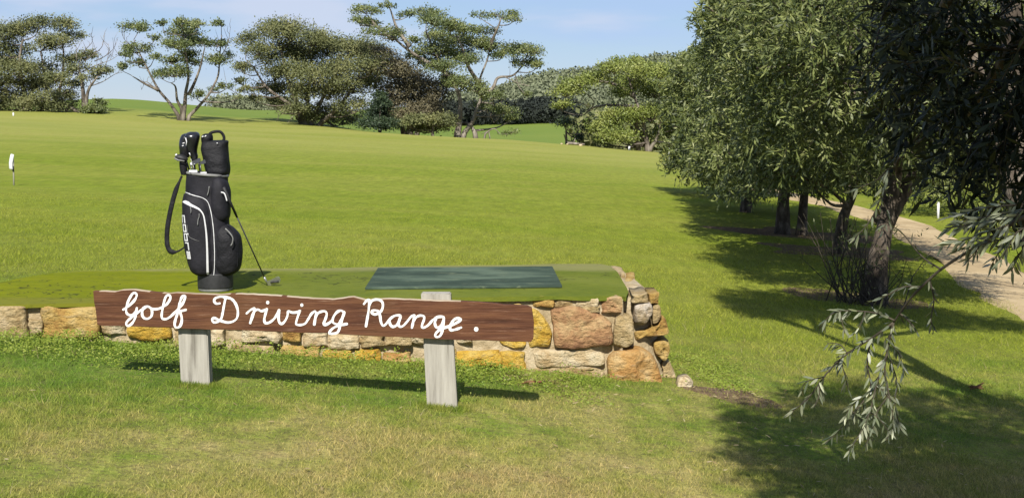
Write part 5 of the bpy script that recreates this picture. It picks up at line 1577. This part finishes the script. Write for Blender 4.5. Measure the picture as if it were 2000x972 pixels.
def blades(n, d0, d1, u0, u1, h_, w_, name, label, mat, seed, law=1.0, lean=.5, mask=None, hvar=None):
    rg = np.random.default_rng(seed)
    # log-uniform in distance: about as many blades per pixel near and far
    d = d0 * (d1 / d0) ** (rg.uniform(0, 1, n) ** law)
    x = rg.uniform(u0, u1, n) * d
    ok = ~blocked(x, d)
    if mask is not None: ok &= mask(x, d, rg)
    x, d = x[ok], d[ok]
    n = len(x)
    z = H(x, d)
    sc = np.maximum(1.0, d / 8.5) ** .62
    hh = h_ * rg.uniform(.45, 1.35, n) * np.where(d > 12, 1.0, .9) * (1 + .5 * vnoise(np.stack([x * 1.6, d * 1.6, x * 0], -1), 21))
    if hvar is not None: hh = hh * hvar(x, d)
    hh = hh * np.minimum(sc, 1.15) * (1 - .8 * smooth_step((d - 15) / 27))
    ww = w_ * rg.uniform(.6, 1.4, n) * sc
    a = rg.uniform(0, 2 * math.pi, n)
    side = np.stack([np.cos(a), np.sin(a), a * 0], 1)
    ln = rg.normal(0, lean, (n, 2))
    up2 = np.stack([ln[:, 0], np.abs(ln[:, 1]) * 1.1 - .22, np.ones(n)], 1)
    b = np.stack([x, d, z - .006], 1)
    t_ = b + up2 * hh[:, None]
    W = ww[:, None] / 2
    v = np.stack([b - side * W, b + side * W, t_], 1)
    f = np.arange(n * 3).reshape(n, 3)
    o = obj(name, v.reshape(-1, 3), f, mat, smooth=False)
    return tag(o, label, 'grass', kind='stuff')


blades(780000, 4.8, 42, -.41, .44, .028, .0040, 'lawn_grass', 'short mown grass covering the lawn and the field', M['blade'], 1, 1.15, .75)
PF = [(P(382, 765, SD)[0], SD + .05), (P(866, 808, SD)[0], SD + .05)]
blades(90000, 8.1, 8.9, -.28, .0, .040, .0042, 'post_grass', 'longer grass tufts round the feet of the sign posts', M['blade'], 9, 1.0, .4,
       mask=lambda x, d, rg: np.minimum(*[np.hypot((x - a) / 1.5, d - b) for a, b in PF]) < .075 + rg.uniform(0, .06, len(x)))
blades(3500, 5.5, 14, -.42, .44, .06, .0026, 'seed_grass', 'longer thin grass stems scattered through the lawn', M['straw'], 2, 1.0, .8)

# clover and weeds heaped along the wall foot and in patches
def weed_mask(x, d, rg):
    px_ = x / d * F + 1000
    fd = np.interp(px_, FX, FD)
    gap = fd - d
    nz = vnoise(np.stack([x * 2.2, d * 2.2, x * 0], -1), 31)
    strip_ = (px_ < 1215) & (gap > .10) & (gap < 1.15 + nz * .5) & (rg.uniform(0, 1, len(x)) < np.clip(1.15 - gap * 1.0 + nz * .55, 0.03, 1) * np.clip((1215 - px_) / 130, 0, 1))
    corner = (np.hypot((x - 1.5) / .45, (d - 10.9) / 1.0) < rg.uniform(.2, 1.15, len(x)) + nz * .45) & (np.hypot(x - 1.27, d - 10.05) > .22)
    pat = (d < 9.6) & (d > 5) & (nz > .45) & (rg.uniform(0, 1, len(x)) < np.clip((nz - .45) * 2.2, 0, .4)) & (x < 2.0)
    foot = (np.hypot((x - 4.1) / .5, (d - 16.3) / .7) < 1)
    return (strip_ | corner | foot) & ~((px_ > 1020) & (px_ < 1090) & (gap < .35) & (gap > 0))


def clover(n, seed):
    rg = np.random.default_rng(seed)
    d = rg.uniform(5, 17, n) ; x = rg.uniform(-.43, .3, n) * d
    ok = ~blocked(x, d) & weed_mask(x, d, rg)
    x, d = x[ok], d[ok]; n = len(x)
    px_ = x / d * F + 1000
    gap = np.interp(px_, FX, FD) - d
    hmax = np.where((gap > 0) & (gap < 1.2), .075 * np.exp(-gap * 1.3) + .022, .022) * (1 + .6 * vnoise(np.stack([x * 5, d * 5, x * 0], -1), 33))
    z = H(x, d) + np.maximum(.008, hmax) * rg.uniform(.1, 1, n) ** .6
    s_ = rg.uniform(.007, .016, n)
    return leaves(np.stack([x, d, z], 1), rg.normal(0, 1, (n, 3)) * [1, 1, .45], rg.normal(0, .45, (n, 3)) + [0, -.4, 1], s_ * 1.15, s_, 4)


v, f = clover(560000, 5)
tag(obj('clover', v, f, M['clover'], smooth=False), 'clover and small weeds heaped along the foot of the stone wall', 'weeds', kind='stuff')

# bare earth and dead bark by the platform corner and under the trees
def patch(name, cx, cy, rx, ry, seed, lift=.005):
    b = []
    for k in range(40):
        a = 2 * math.pi * k / 40
        s = 1 + .8 * vnoise(np.array([math.cos(a) * 1.5, math.sin(a) * 1.5, seed * 3.3]))
        b.append((cx + rx * s * math.cos(a), cy + ry * s * math.sin(a)))
    b = np.array(b)
    V = []
    for s, l in ((1, -.01), (.9, lift * .7), (.6, lift), (.3, lift), (.02, lift)):
        q_ = np.array([cx, cy]) + (b - [cx, cy]) * s
        V.append(np.stack([q_[:, 0], q_[:, 1], H(q_[:, 0], q_[:, 1]) + l], 1))
    V = np.concatenate(V)
    Fq = [[a * 40 + k, a * 40 + (k + 1) % 40, (a + 1) * 40 + (k + 1) % 40, (a + 1) * 40 + k] for a in range(4) for k in range(40)] + [[160 + k for k in range(40)]]
    tag(obj(name, V, Fq, M['soil']), kind='structure')


patch('soil_patch', 1.62, 9.75, .38, .32, 1)
patch('soil_patch', 4.6, 17.6, .9, .8, 2)
patch('soil_patch', 5.9, 25.5, 1.2, 1.2, 3)
patch('soil_patch', 6.0, 29.8, 1.5, 1.4, 4)

rg = np.random.default_rng(77)
LPs = []
for cx, cy, r_, n_ in ((.16, 9.62, .26, 110), (1.7, 9.8, .4, 60), (-.2, 7.2, 2.6, 170), (2.2, 8.2, 1.2, 120), (-2.2, 9.3, .9, 60), (.2, 9.2, .6, 40)):
    xy = np.array([cx, cy]) + rg.normal(0, r_ * .6, (n_, 2))
    LPs.append(xy)
xy = np.concatenate(LPs)
xy = xy[~blocked(xy[:, 0], xy[:, 1])]
nl = len(xy)
s_ = rg.uniform(.015, .05, nl)
v, f = leaves(np.stack([xy[:, 0], xy[:, 1], H(xy[:, 0], xy[:, 1]) + rg.uniform(.012, .04, nl)], 1), rg.normal(0, 1, (nl, 3)) * [1, 1, .2], rg.normal(0, .3, (nl, 3)) + [0, -.5, 1], s_, s_ * .2, 6)
tag(obj('leaf_litter', v, f, M['straw'], smooth=False), 'dry bark strips and dead leaves scattered on the grass', 'litter', kind='stuff')
for i, (px_, py_, lab) in enumerate([(1042, 741, 'curled strip of brown bark lying on the grass before the wall'), (1908, 708, 'reddish dead leaf clump on the grass at the right')]):
    d_ = 9.45 if i == 0 else 11.0
    c = P(px_, py_, d_); c[2] = H(c[0], c[1]) + .02
    bo_ = empty('bark_strip' if i == 0 else 'dead_leaf', c, lab, 'bark' if i == 0 else 'leaf')
    for k in range(4 if i == 0 else 7):
        a = rg.uniform(-.5, .9)
        L_ = rg.uniform(.05, .10)
        dv_ = np.array([math.cos(a), math.sin(a) * .6, .12 + rg.uniform(0, .3) * (i + .2)]) * L_ * rg.choice([-1, 1])
        dv_[2] = abs(dv_[2])
        mb = MB(); mb.tube([c - dv_ * [1, 1, .1], c + np.array([0, 0, .012]), c + dv_], [.004, .011, .004], 6, flat=(1, .3)); mb.build('strip' if i == 0 else 'leaf', M['litter'], bo_)
